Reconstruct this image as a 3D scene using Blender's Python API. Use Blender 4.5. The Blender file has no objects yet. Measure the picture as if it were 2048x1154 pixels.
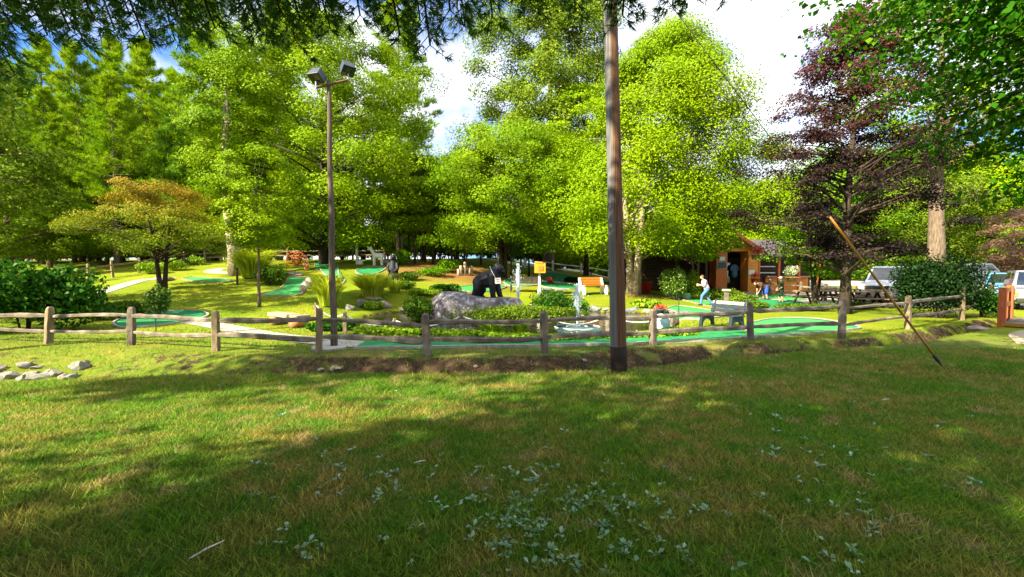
import bpy, math, random
import numpy as np
from math import radians as R, sin, cos, pi, sqrt, atan2
from mathutils import Vector, Matrix
sc = bpy.context.scene
COL = sc.collection
# ------------------------------------------------------------------ camera, sky, sun, exposure
F, CX, CY, HOR, CAMZ = 850.0, 1024.0, 577.0, 545.0, 1.7
PITCH = math.atan((CY - HOR) / F)
cam = bpy.data.cameras.new('camera'); camo = bpy.data.objects.new('camera', cam); COL.objects.link(camo)
camo.location = (0, 0, CAMZ); camo.rotation_euler = (pi / 2 - PITCH, 0, 0)
cam.sensor_width = 36; cam.lens = F / 2048 * 36; cam.clip_start = 0.05; cam.clip_end = 2000
sc.camera = camo
SUN_EL, SUN_AZ = R(35), atan2(-0.79, -0.62)          # azimuth from +Y towards +X
TS = Vector((sin(SUN_AZ) * cos(SUN_EL), cos(SUN_AZ) * cos(SUN_EL), sin(SUN_EL)))
w = bpy.data.worlds.new('World'); sc.world = w; w.use_nodes = True
nt = w.node_tree; nt.nodes.clear()
def wn(t, **k):
    n = nt.nodes.new(t)
    for a, b in k.items(): setattr(n, a, b)
    return n
sky = wn('ShaderNodeTexSky', sky_type='NISHITA', sun_disc=False, sun_elevation=SUN_EL, sun_rotation=SUN_AZ)
sky.dust_density = 1.2; sky.ozone_density = 2.0
tc = wn('ShaderNodeTexCoord'); mp = wn('ShaderNodeMapping'); mp.inputs['Scale'].default_value = (1.0, 1.0, 1.5)
mp.inputs['Location'].default_value = (1.45, 0.0, 0.05)
nz = wn('ShaderNodeTexNoise'); nz.inputs['Scale'].default_value = 1.9; nz.inputs['Detail'].default_value = 8; nz.inputs['Roughness'].default_value = 0.55
cr = wn('ShaderNodeValToRGB'); cr.color_ramp.elements[0].position = 0.37; cr.color_ramp.elements[1].position = 0.51
mx = wn('ShaderNodeMix', data_type='RGBA'); mx.inputs['B'].default_value = (5.2, 5.25, 5.4, 1)
bg = wn('ShaderNodeBackground'); bg.inputs['Strength'].default_value = 0.088
wo = wn('ShaderNodeOutputWorld')
L = nt.links.new
L(tc.outputs['Generated'], mp.inputs['Vector']); L(mp.outputs['Vector'], nz.inputs['Vector']); L(nz.outputs['Fac'], cr.inputs['Fac'])
L(cr.outputs['Color'], mx.inputs['Factor']); tn = wn('ShaderNodeMix', data_type='RGBA', blend_type='MULTIPLY'); tn.inputs['Factor'].default_value = 1; tn.inputs['B'].default_value = (.35, .6, 1.0, 1); L(sky.outputs['Color'], tn.inputs['A']); L(tn.outputs['Result'], mx.inputs['A']); L(mx.outputs['Result'], bg.inputs['Color']); L(bg.outputs['Background'], wo.inputs['Surface'])
sl = bpy.data.lights.new('sun', 'SUN'); sl.energy = 5.0; sl.angle = R(0.5); sl.color = (1.0, 0.88, 0.62)
so = bpy.data.objects.new('sun', sl); COL.objects.link(so); so.rotation_euler = (-TS).to_track_quat('-Z', 'Y').to_euler(); so.location = (-20, -20, 30)
sc.view_settings.view_transform = 'Standard'; sc.view_settings.look = 'None'; sc.view_settings.gamma = 1.0
sc.view_settings.exposure = 2.0
sc.cycles.use_denoising = True
sc.cycles.max_bounces = 6; sc.cycles.diffuse_bounces = 3; sc.cycles.glossy_bounces = 2; sc.cycles.transmission_bounces = 4; sc.cycles.transparent_max_bounces = 6
sc.cycles.caustics_reflective = False; sc.cycles.caustics_refractive = False
# ------------------------------------------------------------------ terrain
def sstep(a, b, x):
    t = np.clip((x - a) / (b - a), 0, 1); return t * t * (3 - 2 * t)
def Ye(X): return np.interp(X, [-14, -7.7, -5.8, -3.2, -.2, 1.8, 4.76, 7.65, 10.1, 12.2, 16, 22, 40], [5.8, 6.42, 6.8, 7.1, 7.0, 7.2, 8.5, 9.6, 10.3, 11.6, 13.6, 15.5, 19])
def Yf(X): return np.interp(X, [-14, -11.1, -8.8, -6.4, -4.0, -1.7, .7, 3.3, 6, 8.4, 11.8, 16.1, 22, 40], [10.5, 10.2, 9.8, 9.2, 8.8, 8.6, 8.9, 9.9, 10.6, 10.9, 12.7, 15.2, 17.6, 21.5])
def vnoise(x, y, s=0):
    xi = np.floor(x); yi = np.floor(y); fx = x - xi; fy = y - yi
    fx = fx * fx * (3 - 2 * fx); fy = fy * fy * (3 - 2 * fy)
    def h(a, b):
        v = np.sin(a * 127.1 + b * 311.7 + s * 74.7) * 43758.5453; return v - np.floor(v)
    return (h(xi, yi) * (1 - fx) + h(xi + 1, yi) * fx) * (1 - fy) + (h(xi, yi + 1) * (1 - fx) + h(xi + 1, yi + 1) * fx) * fy
PC = (0.1, 16.4, 6.3, 4.9)                      # pond centre and radii
def pondr(X, Y):
    a = np.arctan2((Y - PC[1]) / PC[3], (X - PC[0]) / PC[2])
    return np.sqrt(((X - PC[0]) / PC[2]) ** 2 + ((Y - PC[1]) / PC[3]) ** 2) / (1 + .07 * np.sin(3 * a + 1) + .05 * np.sin(5 * a))
def th(X, Y):
    X = np.asarray(X, float); Y = np.asarray(Y, float)
    s = np.interp(X, [-40, -8, -3, 2, 7, 12, 20, 40], [.13, .14, .15, .125, .095, .03, .035, .05])
    t0 = np.interp(X, [-8, -3, 0, 6], [15, 18.5, 21.5, 22])
    t = np.maximum(0, Y - t0); t = t * t / (t + 1.5)
    t = np.where(t > 20, 20 + (t - 20) * .25, t)
    z = s * t * sstep(.98, 1.35, pondr(X, Y))
    a = Ye(X); b = Yf(X) - .25
    u = (Y - a) / (b - a)
    A = np.interp(X, [-16, -8, -2, 6, 12, 16, 30], [.30, .34, .55, .55, .55, .6, .6])
    lump = .06 * (vnoise(X * 2.3, Y * 2.3) - .5)
    z = z - (A + lump) * sstep(0, .3, u) * (1 - sstep(.42, 1.0, u))
    z = z + .035 * (vnoise(X * .8, Y * .8, 3) - .5) * (1 - sstep(9, 12, Y))
    z = z - .6 * (1 - sstep(.82, 1.04, pondr(X, Y)))
    return z
def th1(x, y): return float(th(x, y))
CP, SP = cos(PITCH), sin(PITCH)
def ray(px, py):
    a, b = (px - CX) / F, (CY - py) / F
    return np.array((a, CP + b * SP, -SP + b * CP))
def P(px, py, d):                               # point on the pixel ray at world depth Y = d
    r = ray(px, py); k = d / r[1]; return Vector((r[0] * k, d, CAMZ + r[2] * k))
def G(px, py, dmax=90):                         # where the pixel ray meets the terrain
    r = ray(px, py); d = np.arange(2, dmax, .04); k = d / r[1]
    x = r[0] * k; z = CAMZ + r[2] * k
    g = th(x, d); i = np.argmax(z <= g)
    if z[i] > g[i]: i = len(d) - 1
    return Vector((x[i], d[i], g[i]))
def GD(px, d):                                  # ground point in pixel column px at depth d
    z = 0.
    for _ in range(3):
        x = (px - CX) / F * (d * CP - (z - CAMZ) * SP); z = th1(x, d)
    return Vector((x, d, z))
def onpt(x, y, dz=0): return Vector((x, y, th1(x, y) + dz))
# ------------------------------------------------------------------ objects
def root_loc(o):
    while o.parent is not None: o = o.parent
    return o.location
def link(name, me, parent=None):
    o = bpy.data.objects.new(name, me); COL.objects.link(o)
    if parent is not None: o.parent = parent
    return o
def tag(o, label=None, cat=None, group=None, kind=None):
    if label: o['label'] = label
    if cat: o['category'] = cat
    if group: o['group'] = group
    if kind: o['kind'] = kind
    return o
def thing(name, label, cat, loc=(0, 0, 0), rz=0, group=None):
    o = bpy.data.objects.new(name, None); COL.objects.link(o); o.empty_display_size = .2
    o.location = loc; o.rotation_euler = (0, 0, rz); return tag(o, label, cat, group)
def copy_tree(o, parent=None):
    c = o.copy(); COL.objects.link(c)
    if parent is not None: c.parent = parent
    for ch in [x for x in bpy.data.objects if x.parent == o]: copy_tree(ch, c)
    return c
def npmesh(name, V, Fc, mat=None, smooth=False):
    me = bpy.data.meshes.new(name); V = np.ascontiguousarray(V, dtype=np.float32); Fc = np.ascontiguousarray(Fc, dtype=np.int32)
    k = Fc.shape[1]; me.vertices.add(len(V)); me.vertices.foreach_set('co', V.ravel())
    me.loops.add(Fc.size); me.loops.foreach_set('vertex_index', Fc.ravel())
    me.polygons.add(len(Fc)); me.polygons.foreach_set('loop_start', np.arange(len(Fc), dtype=np.int32) * k)
    if smooth: me.polygons.foreach_set('use_smooth', np.ones(len(Fc), dtype=bool))
    me.update(calc_edges=True)
    if mat: me.materials.append(mat)
    return me
class MB:
    def __init__(s): s.v = []; s.f = []
    def add(s, vs, fs):
        n = len(s.v); s.v += [tuple(x) for x in vs]; s.f += [tuple(i + n for i in f) for f in fs]; return s
    def box(s, c, size, rot=None, taper=1.0):
        x, y, z = [k / 2 for k in size]; vs = []
        for sz, k in ((-1, 1), (1, taper)):
            for sx, sy in ((-1, -1), (1, -1), (1, 1), (-1, 1)): vs.append(Vector((sx * x * k, sy * y * k, sz * z)))
        if rot is not None: vs = [rot @ q for q in vs]
        c = Vector(c); return s.add([q + c for q in vs], [(3, 2, 1, 0), (4, 5, 6, 7), (0, 1, 5, 4), (1, 2, 6, 5), (2, 3, 7, 6), (3, 0, 4, 7)])
    def bar(s, a, b, wd, hd, up=(0, 0, 1)):                 # rectangular beam from a to b
        a = Vector(a); b = Vector(b); d = (b - a); ln = d.length; d.normalize(); sd = d.cross(Vector(up)).normalized(); u = sd.cross(d)
        m = Matrix((sd, d, u)).transposed(); return s.box((a + b) / 2, (wd, ln, hd), m)
    def tube(s, pts, rad, n=6, caps=True, jit=0, rng=None):
        pts = [Vector(p) for p in pts]; rings = []; up = Vector((0, 0, 1)); prev = None
        base = len(s.v)
        for i, p in enumerate(pts):
            d = (pts[min(i + 1, len(pts) - 1)] - pts[max(i - 1, 0)]).normalized()
            if prev is None:
                a = d.cross(up if abs(d.z) < .9 else Vector((0, 1, 0))).normalized()
            else: a = (prev - d * prev.dot(d)).normalized()
            prev = a; b = d.cross(a); r = rad[i] if hasattr(rad, '__len__') else rad
            for k in range(n):
                rr = r * (1 + (rng.uniform(-jit, jit) if rng else 0)); t = 2 * pi * k / n
                s.v.append(tuple(p + (a * cos(t) + b * sin(t)) * rr))
        for i in range(len(pts) - 1):
            for k in range(n):
                q = base + i * n; s.f.append((q + k, q + (k + 1) % n, q + n + (k + 1) % n, q + n + k))
        if caps:
            s.f.append(tuple(base + k for k in range(n))[::-1]); s.f.append(tuple(base + (len(pts) - 1) * n + k for k in range(n)))
        return s
    def lathe(s, prof, c=(0, 0, 0), n=16, M=None):
        base = len(s.v); c = Vector(c)
        for r, z in prof:
            for k in range(n):
                q = Vector((r * cos(2 * pi * k / n), r * sin(2 * pi * k / n), z)); q = (M @ q if M else q) + c; s.v.append(tuple(q))
        for i in range(len(prof) - 1):
            for k in range(n): s.f.append((base + i * n + k, base + i * n + (k + 1) % n, base + (i + 1) * n + (k + 1) % n, base + (i + 1) * n + k))
        s.f.append(tuple(base + k for k in range(n))[::-1]); s.f.append(tuple(base + (len(prof) - 1) * n + k for k in range(n)))
        return s
    def prism(s, outline, a, b, M=None):                   # 2D outline (x,z) extruded along y from a to b
        n = len(outline); vs = [Vector((x, a, z)) for x, z in outline] + [Vector((x, b, z)) for x, z in outline]
        if M is not None: vs = [M @ q for q in vs]
        fs = [tuple(range(n)), tuple(range(2 * n - 1, n - 1, -1))] + [(i, i + n, (i + 1) % n + n, (i + 1) % n) for i in range(n)]
        return s.add(vs, fs)
    def build(s, name, mat, parent=None, smooth=False, bevel=0, world=True):
        me = bpy.data.meshes.new(name)
        off = root_loc(parent) if (parent is not None and world) else Vector((0, 0, 0))
        me.from_pydata([(v[0] - off.x, v[1] - off.y, v[2] - off.z) for v in s.v], [], s.f)
        if smooth: me.polygons.foreach_set('use_smooth', [True] * len(me.polygons))
        if mat: me.materials.append(mat)
        o = link(name, me, parent)
        if bevel:
            b = o.modifiers.new('bevel', 'BEVEL'); b.width = bevel; b.segments = 2; b.limit_method = 'ANGLE'
        return o
# ------------------------------------------------------------------ materials
def new_mat(name):
    m = bpy.data.materials.new(name); m.use_nodes = True; t = m.node_tree
    for n in list(t.nodes): t.nodes.remove(n)
    out = t.nodes.new('ShaderNodeOutputMaterial'); return m, t, out
def ramp(t, fac, stops):
    r = t.nodes.new('ShaderNodeValToRGB'); e = r.color_ramp.elements
    while len(e) < len(stops): e.new(.5)
    for i, (p, c) in enumerate(stops): e[i].position = p; e[i].color = (*c, 1)
    t.links.new(fac, r.inputs['Fac']); return r.outputs['Color']
def noise(t, scale, detail=4, stretch=None, coord='Object', rough=.55):
    tcn = t.nodes.new('ShaderNodeTexCoord'); n = t.nodes.new('ShaderNodeTexNoise')
    n.inputs['Scale'].default_value = scale; n.inputs['Detail'].default_value = detail; n.inputs['Roughness'].default_value = rough
    src = tcn.outputs[coord]
    if stretch:
        m = t.nodes.new('ShaderNodeMapping'); m.inputs['Scale'].default_value = stretch; t.links.new(src, m.inputs['Vector']); src = m.outputs['Vector']
    t.links.new(src, n.inputs['Vector']); return n.outputs['Fac']
def mixc(t, fac, a, b, mode='MIX'):
    m = t.nodes.new('ShaderNodeMix'); m.data_type = 'RGBA'; m.blend_type = mode
    for sock, v in (('Factor', fac), ('A', a), ('B', b)):
        if isinstance(v, (int, float)): m.inputs[sock].default_value = v
        elif isinstance(v, tuple): m.inputs[sock].default_value = (*v, 1)
        else: t.links.new(v, m.inputs[sock])
    return m.outputs['Result']
def surf(name, stops, scale=6, rough=.85, stretch=None, bump=.0, bscale=None, detail=5, spec=.3, metal=0, coat=0, bdist=.02):
    m, t, out = new_mat(name); p = t.nodes.new('ShaderNodeBsdfPrincipled')
    n = noise(t, scale, detail, stretch)
    t.links.new(ramp(t, n, stops), p.inputs['Base Color']); p.inputs['Roughness'].default_value = rough; p.inputs['Specular IOR Level'].default_value = spec
    p.inputs['Metallic'].default_value = metal; p.inputs['Coat Weight'].default_value = coat
    if bump:
        b = t.nodes.new('ShaderNodeBump'); b.inputs['Strength'].default_value = bump; b.inputs['Distance'].default_value = bdist
        t.links.new(noise(t, bscale or scale * 3, 4, stretch), b.inputs['Height']); t.links.new(b.outputs['Normal'], p.inputs['Normal'])
    t.links.new(p.outputs['BSDF'], out.inputs['Surface']); return m
def two(a, b): return [(.3, a), (.7, b)]
def leafmat(name, stops, trans=.22, big=None, bigscale=.35, zgrad=None, gloss=.06):
    m, t, out = new_mat(name); g = t.nodes.new('ShaderNodeNewGeometry')
    col = ramp(t, g.outputs['Random Per Island'], stops)
    if big: col = mixc(t, ramp(t, noise(t, bigscale, 2), [(.4, (0, 0, 0)), (.62, (1, 1, 1))]), col, big)
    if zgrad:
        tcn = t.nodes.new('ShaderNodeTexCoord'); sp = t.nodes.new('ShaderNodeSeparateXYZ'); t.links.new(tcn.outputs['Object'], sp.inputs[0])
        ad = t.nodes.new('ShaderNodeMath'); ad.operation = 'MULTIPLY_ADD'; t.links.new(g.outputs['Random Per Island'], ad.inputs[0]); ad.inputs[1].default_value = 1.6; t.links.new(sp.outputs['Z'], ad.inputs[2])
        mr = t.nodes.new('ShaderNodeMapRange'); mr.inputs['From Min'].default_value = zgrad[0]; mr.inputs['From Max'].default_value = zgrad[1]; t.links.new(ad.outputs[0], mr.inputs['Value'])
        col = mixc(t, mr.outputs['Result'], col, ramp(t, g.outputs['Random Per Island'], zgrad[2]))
    p = t.nodes.new('ShaderNodeBsdfPrincipled'); p.inputs['Roughness'].default_value = .5; p.inputs['Specular IOR Level'].default_value = gloss
    t.links.new(col, p.inputs['Base Color'])
    tr = t.nodes.new('ShaderNodeBsdfTranslucent'); t.links.new(mixc(t, 1.0, col, (1.25, 1.2, .6), 'MULTIPLY'), tr.inputs['Color'])
    mixs = t.nodes.new('ShaderNodeMixShader'); mixs.inputs[0].default_value = trans
    t.links.new(p.outputs['BSDF'], mixs.inputs[1]); t.links.new(tr.outputs['BSDF'], mixs.inputs[2]); t.links.new(mixs.outputs[0], out.inputs['Surface']); return m
M = {}
M['maple'] = leafmat('maple_leaf', [(0, (.11, .20, .001)), (.5, (.15, .245, .002)), (.9, (.19, .285, .002)), (1, (.25, .33, .01))], big=(.10, .20, .001))
M['maple2'] = leafmat('maple_leaf_yellow', [(0, (.14, .235, .001)), (.6, (.19, .285, .001)), (1, (.24, .33, .004))], big=(.14, .25, .001))
M['green'] = leafmat('deep_leaf', [(0, (.05, .14, .002)), (.6, (.12, .26, .003)), (1, (.24, .36, .008))], big=(.08, .22, .002))
M['oak'] = leafmat('oak_leaf', [(0, (.08, .15, .003)), (.6, (.12, .20, .005)), (1, (.24, .29, .04))])
M['right'] = leafmat('right_leaf', [(0, (.02, .08, .004)), (.6, (.05, .17, .005)), (1, (.14, .28, .01))], big=(.03, .13, .004), trans=.4)
M['purple'] = leafmat('purple_leaf', [(0, (.008, .005, .007)), (.5, (.014, .008, .011)), (.85, (.025, .014, .012)), (1, (.05, .05, .01))], trans=.15, zgrad=(6.2, 11.5, [(0, (.03, .010, .014)), (.6, (.07, .018, .02)), (1, (.13, .05, .03))]))  # height gradient paints the shaded lower crown dark and the sunlit top redder
M['pink'] = leafmat('pinkish_leaf', [(0, (.14, .08, .05)), (1, (.32, .2, .14))], trans=.3)
M['orna'] = leafmat('bronze_top_leaf', [(0, (.09, .15, .003)), (.7, (.16, .24, .005)), (1, (.28, .33, .02))], zgrad=(3.6, 6.2, [(0, (.18, .15, .008)), (.5, (.27, .19, .012)), (1, (.36, .22, .03))]))
M['pine'] = leafmat('pine_needle', [(0, (.13, .24, .003)), (.5, (.23, .36, .005)), (1, (.36, .46, .02))], trans=.35, big=(.15, .29, .006))
M['pine2'] = leafmat('pine_needle_blue', [(0, (.10, .24, .012)), (.5, (.2, .38, .02)), (1, (.32, .48, .05))], trans=.25)
M['nearpine'] = leafmat('near_pine_needle', [(0, (.03, .09, .015)), (.6, (.06, .16, .025)), (1, (.12, .22, .03))], trans=.3)
M['bush'] = leafmat('bush_leaf', [(0, (.012, .06, .005)), (.6, (.028, .11, .008)), (1, (.07, .17, .012))])
M['hedge'] = leafmat('hedge_leaf', [(0, (.004, .016, .003)), (.7, (.008, .03, .004)), (1, (.018, .06, .008))], trans=.12, gloss=.1)
M['lime'] = leafmat('lime_leaf', [(0, (.12, .24, .01)), (.6, (.2, .34, .012)), (1, (.34, .44, .04))])
M['juniper'] = leafmat('juniper_leaf', [(0, (.07, .13, .008)), (.6, (.12, .2, .01)), (1, (.19, .26, .03))], trans=.25)
M['ornagrass'] = leafmat('ornamental_grass', [(0, (.25, .36, .01)), (.6, (.4, .5, .03)), (1, (.62, .62, .14))], trans=.5)
M['shrubdark'] = leafmat('dark_shrub', [(0, (.03, .08, .006)), (.6, (.06, .14, .008)), (1, (.14, .22, .015))])
M['vine'] = leafmat('vine_leaf', [(0, (.05, .13, .01)), (.8, (.11, .22, .02)), (.88, (.42, .46, .14)), (1, (.55, .55, .25))])
M['weed'] = leafmat('weed_leaf', [(0, (.13, .27, .15)), (.6, (.2, .38, .25)), (1, (.34, .5, .38))], trans=.2, gloss=.5)
M['flower_red'] = leafmat('red_flower', [(0, (.5, .03, .03)), (.6, (.65, .08, .05)), (.7, (.08, .2, .02)), (1, (.6, .2, .25))], trans=.2)
M['flower_white'] = leafmat('pale_flower', [(0, (.1, .24, .03)), (.5, (.2, .32, .05)), (.55, (.7, .7, .6)), (1, (.8, .8, .72))], trans=.2)
def lawn_color(t, isl=None):
    big = ramp(t, noise(t, .75, 3), [(.38, (0, 0, 0)), (.6, (1, 1, 1))])
    col = mixc(t, big, (.12, .25, .012), (.30, .27, .06))
    med = ramp(t, noise(t, 3.1, 4), [(.42, (0, 0, 0)), (.66, (1, 1, 1))])
    col = mixc(t, med, col, (.09, .24, .014))
    straw = ramp(t, noise(t, 2.0, 5, stretch=(1, 1, 1), rough=.7), [(.56, (0, 0, 0)), (.68, (1, 1, 1))])
    return mixc(t, straw, col, (.40, .32, .14))
def grass_mat():
    m, t, out = new_mat('grass_blade'); col = lawn_color(t); g = t.nodes.new('ShaderNodeNewGeometry')
    col = mixc(t, 1.0, col, ramp(t, g.outputs['Random Per Island'], [(0, (.4, .45, .4)), (.5, (1.0, 1.0, .9)), (.85, (1.6, 1.5, 1.4)), (1, (2.3, 1.9, 2.2))]), 'MULTIPLY')
    p = t.nodes.new('ShaderNodeBsdfPrincipled'); p.inputs['Roughness'].default_value = .6; p.inputs['Specular IOR Level'].default_value = .2; t.links.new(col, p.inputs['Base Color'])
    tr = t.nodes.new('ShaderNodeBsdfTranslucent'); t.links.new(col, tr.inputs['Color']); mx = t.nodes.new('ShaderNodeMixShader'); mx.inputs[0].default_value = .5
    t.links.new(p.outputs[0], mx.inputs[1]); t.links.new(tr.outputs[0], mx.inputs[2]); t.links.new(mx.outputs[0], out.inputs[0]); return m
def ground_mat():
    m, t, out = new_mat('lawn_ground'); col = mixc(t, .55, lawn_color(t), (.05, .04, .02))
    far = mixc(t, ramp(t, noise(t, .5, 4), two((0, 0, 0), (1, 1, 1))), (.11, .19, .006), (.23, .245, .012))
    at = t.nodes.new('ShaderNodeAttribute'); at.attribute_name = 'zone'; sp = t.nodes.new('ShaderNodeSeparateColor'); t.links.new(at.outputs['Color'], sp.inputs[0])
    col = mixc(t, sp.outputs['Green'], col, far)
    dirt = ramp(t, noise(t, 5, 6, rough=.7), [(.3, (.022, .014, .008)), (.55, (.065, .043, .024)), (.78, (.19, .14, .085))])
    mm = t.nodes.new('ShaderNodeMath'); mm.operation = 'MULTIPLY_ADD'; t.links.new(noise(t, 4.5, 7, rough=.72), mm.inputs[0]); mm.inputs[1].default_value = 2.2; t.links.new(sp.outputs['Red'], mm.inputs[2])
    mk = t.nodes.new('ShaderNodeMapRange'); mk.inputs['From Min'].default_value = 1.45; mk.inputs['From Max'].default_value = 1.75; t.links.new(mm.outputs[0], mk.inputs['Value'])
    col = mixc(t, mk.outputs[0], col, dirt)
    mul = ramp(t, noise(t, 9, 6, rough=.7), [(.3, (.12, .05, .02)), (.6, (.26, .12, .05)), (.8, (.4, .22, .1))])
    col = mixc(t, sp.outputs['Blue'], col, mul)
    fine = ramp(t, noise(t, 42, 3), two((.72, .72, .72), (1.25, 1.25, 1.25))); col = mixc(t, 1.0, col, fine, 'MULTIPLY')
    p = t.nodes.new('ShaderNodeBsdfPrincipled'); p.inputs['Roughness'].default_value = .95; p.inputs['Specular IOR Level'].default_value = .1; t.links.new(col, p.inputs['Base Color'])
    b = t.nodes.new('ShaderNodeBump'); b.inputs['Strength'].default_value = .9; b.inputs['Distance'].default_value = .05; t.links.new(noise(t, 16, 5, rough=.7), b.inputs['Height']); t.links.new(b.outputs[0], p.inputs['Normal'])
    t.links.new(p.outputs[0], out.inputs[0]); return m
M['grass'] = grass_mat(); M['ground'] = ground_mat()
M['bark'] = surf('bark', [(.3, (.07, .05, .035)), (.6, (.16, .12, .085)), (.8, (.26, .21, .15))], 4, .95, (3, 3, .6), .8, 9)
M['barkdark'] = surf('dark_bark', [(.3, (.02, .014, .01)), (.7, (.07, .05, .035))], 5, .95, (3, 3, .6), .7, 10)
M['barkpale'] = surf('pale_bark', [(.32, (.16, .12, .085)), (.55, (.34, .28, .2)), (.75, (.5, .44, .35))], 3, .95, (2.5, 2.5, .7), .9, 8)
M['polewood'] = surf('pole_wood', [(.28, (.075, .042, .022)), (.5, (.15, .085, .045)), (.75, (.24, .16, .10))], 5, .85, (7, 7, .28), .6, 9)
M['polegrey'] = surf('grey_pole_wood', [(.28, (.05, .036, .027)), (.5, (.10, .078, .06)), (.75, (.18, .15, .12))], 5, .9, (7, 7, .3), .6, 9)
M['fence'] = surf('weathered_rail', [(.25, (.06, .046, .034)), (.5, (.14, .115, .09)), (.7, (.24, .21, .175)), (.85, (.34, .31, .27))], 4, .9, (1, 1, 1), .6, 18)
M['fencetan'] = surf('tan_post', [(.25, (.10, .07, .04)), (.5, (.2, .15, .09)), (.8, (.33, .27, .18))], 6, .9, (2, 2, .6), .6, 18)
M['wood'] = surf('plain_wood', [(.3, (.16, .10, .055)), (.7, (.34, .24, .14))], 6, .8, (1, 1, 4), .3)
M['plank'] = surf('plank_wood', [(.3, (.22, .16, .1)), (.7, (.42, .34, .24))], 7, .85, (4, 1, 4), .3)
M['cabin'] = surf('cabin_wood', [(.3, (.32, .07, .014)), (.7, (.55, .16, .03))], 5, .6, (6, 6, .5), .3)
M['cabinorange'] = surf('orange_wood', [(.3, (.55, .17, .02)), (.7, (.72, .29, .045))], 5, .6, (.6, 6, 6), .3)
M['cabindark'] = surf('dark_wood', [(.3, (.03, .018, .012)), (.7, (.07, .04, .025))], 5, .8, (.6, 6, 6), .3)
M['redwood'] = surf('red_stained_wood', [(.3, (.30, .06, .018)), (.7, (.44, .11, .03))], 6, .6, (5, 5, .5), .2)
M['orangewood'] = surf('orange_stained_wood', [(.3, (.36, .11, .012)), (.7, (.5, .18, .025))], 6, .6, (5, 5, .5), .2)
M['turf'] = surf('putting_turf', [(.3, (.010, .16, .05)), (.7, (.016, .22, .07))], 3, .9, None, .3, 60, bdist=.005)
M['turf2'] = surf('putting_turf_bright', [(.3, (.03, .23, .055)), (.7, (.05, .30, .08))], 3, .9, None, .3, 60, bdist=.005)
M['border'] = surf('border_timber', [(.3, (.24, .23, .19)), (.7, (.42, .41, .36))], 8, .85, None, .3)
M['borderbrown'] = surf('border_brick', [(.3, (.2, .12, .07)), (.7, (.4, .28, .18))], 8, .9, None, .3)
M['concrete'] = surf('path_concrete', [(.3, (.27, .255, .23)), (.7, (.40, .385, .36))], 5, .9, None, .3, 30)
M['gravel'] = surf('parking_gravel', [(.3, (.36, .32, .26)), (.7, (.50, .46, .39))], 3, .95, None, .4, 40)
M['rightpath'] = surf('dirt_path', [(.3, (.24, .19, .12)), (.7, (.42, .35, .25))], 4, .95, None, .4, 40)
M['stone'] = surf('grey_stone', [(.3, (.14, .135, .13)), (.6, (.28, .265, .24)), (.8, (.42, .39, .35))], 4, .9, None, .8, 12)
M['stonepale'] = surf('pale_stone', [(.3, (.14, .11, .08)), (.5, (.32, .26, .21)), (.75, (.52, .47, .41))], 2.2, .9, None, .8, 12)
M['slate'] = surf('slate_stone', [(.3, (.10, .11, .12)), (.6, (.2, .215, .23)), (.8, (.32, .32, .32))], 4, .8, None, .7, 12)
M['black'] = surf('black_fibreglass', two((.002, .003, .006), (.005, .006, .012)), 5, .55, None, .5, 16, spec=.3)
M['blackmetal'] = surf('black_metal', two((.012, .012, .014), (.03, .03, .034)), 5, .5, spec=.5)
M['greymetal'] = surf('grey_metal', two((.2, .22, .26), (.3, .33, .38)), 6, .45, spec=.5, metal=.3)
M['bluegrey'] = surf('blue_grey_metal', two((.02, .028, .045), (.032, .044, .07)), 5, .5, spec=.5)
M['white'] = surf('white_paint', two((.74, .74, .72), (.82, .82, .8)), 5, .6)
M['rope'] = surf('white_rope', two((.6, .58, .54), (.75, .73, .7)), 30, .9)
M['yellow'] = surf('yellow_plastic', two((.28, .13, .008), (.36, .18, .014)), 4, .5, spec=.4)
M['yellowbox'] = surf('yellow_wood', two((.34, .19, .014), (.44, .26, .025)), 5, .6)
M['wire'] = surf('wire', two((.02, .02, .02), (.04, .04, .04)), 5, .6)
M['tar'] = surf('tarred_base', two((.012, .008, .007), (.03, .02, .015)), 5, .9, None, .5)
M['skin'] = surf('skin', two((.42, .24, .17), (.5, .3, .21)), 6, .6)
M['hair'] = surf('hair', two((.08, .045, .02), (.12, .07, .03)), 20, .6)
M['jeans'] = surf('blue_jeans', two((.05, .13, .28), (.09, .2, .38)), 12, .85)
M['tiedye'] = surf('pink_tie_dye', [(.36, (.75, .2, .5)), (.5, (.8, .72, .85)), (.64, (.72, .3, .7))], 5, .85)
M['navy'] = surf('navy_cloth', two((.02, .05, .3), (.03, .08, .42)), 8, .85)
M['darkgreen'] = surf('dark_green_cloth', two((.012, .03, .014), (.025, .05, .022)), 8, .85)
M['brownshirt'] = surf('brown_cloth', two((.05, .025, .015), (.09, .05, .03)), 8, .85)
M['pinkshirt'] = surf('pink_white_cloth', [(.45, (.8, .78, .8)), (.6, (.7, .12, .3))], 6, .85)
M['shoe'] = surf('dark_shoe', two((.01, .01, .012), (.03, .03, .035)), 8, .7)
M['glass'] = surf('car_glass', two((.012, .016, .02), (.02, .026, .03)), 2, .06, spec=.9, coat=.6)
M['tyre'] = surf('tyre', two((.012, .012, .012), (.024, .024, .024)), 8, .85)
M['chrome'] = surf('rim_metal', two((.4, .41, .43), (.55, .56, .58)), 6, .3, metal=.8)
M['carwhite'] = surf('white_car_paint', two((.70, .72, .76), (.74, .76, .8)), 2, .3, coat=.8)
M['carblue'] = surf('blue_car_paint', two((.06, .2, .38), (.07, .23, .42)), 2, .3, coat=.8)
M['carsilver'] = surf('silver_car_paint', two((.3, .32, .33), (.36, .38, .39)), 2, .3, coat=.8, metal=.3)
M['cargreen'] = surf('grey_green_car_paint', two((.28, .34, .32), (.33, .39, .37)), 2, .3, coat=.8, metal=.2)
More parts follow.
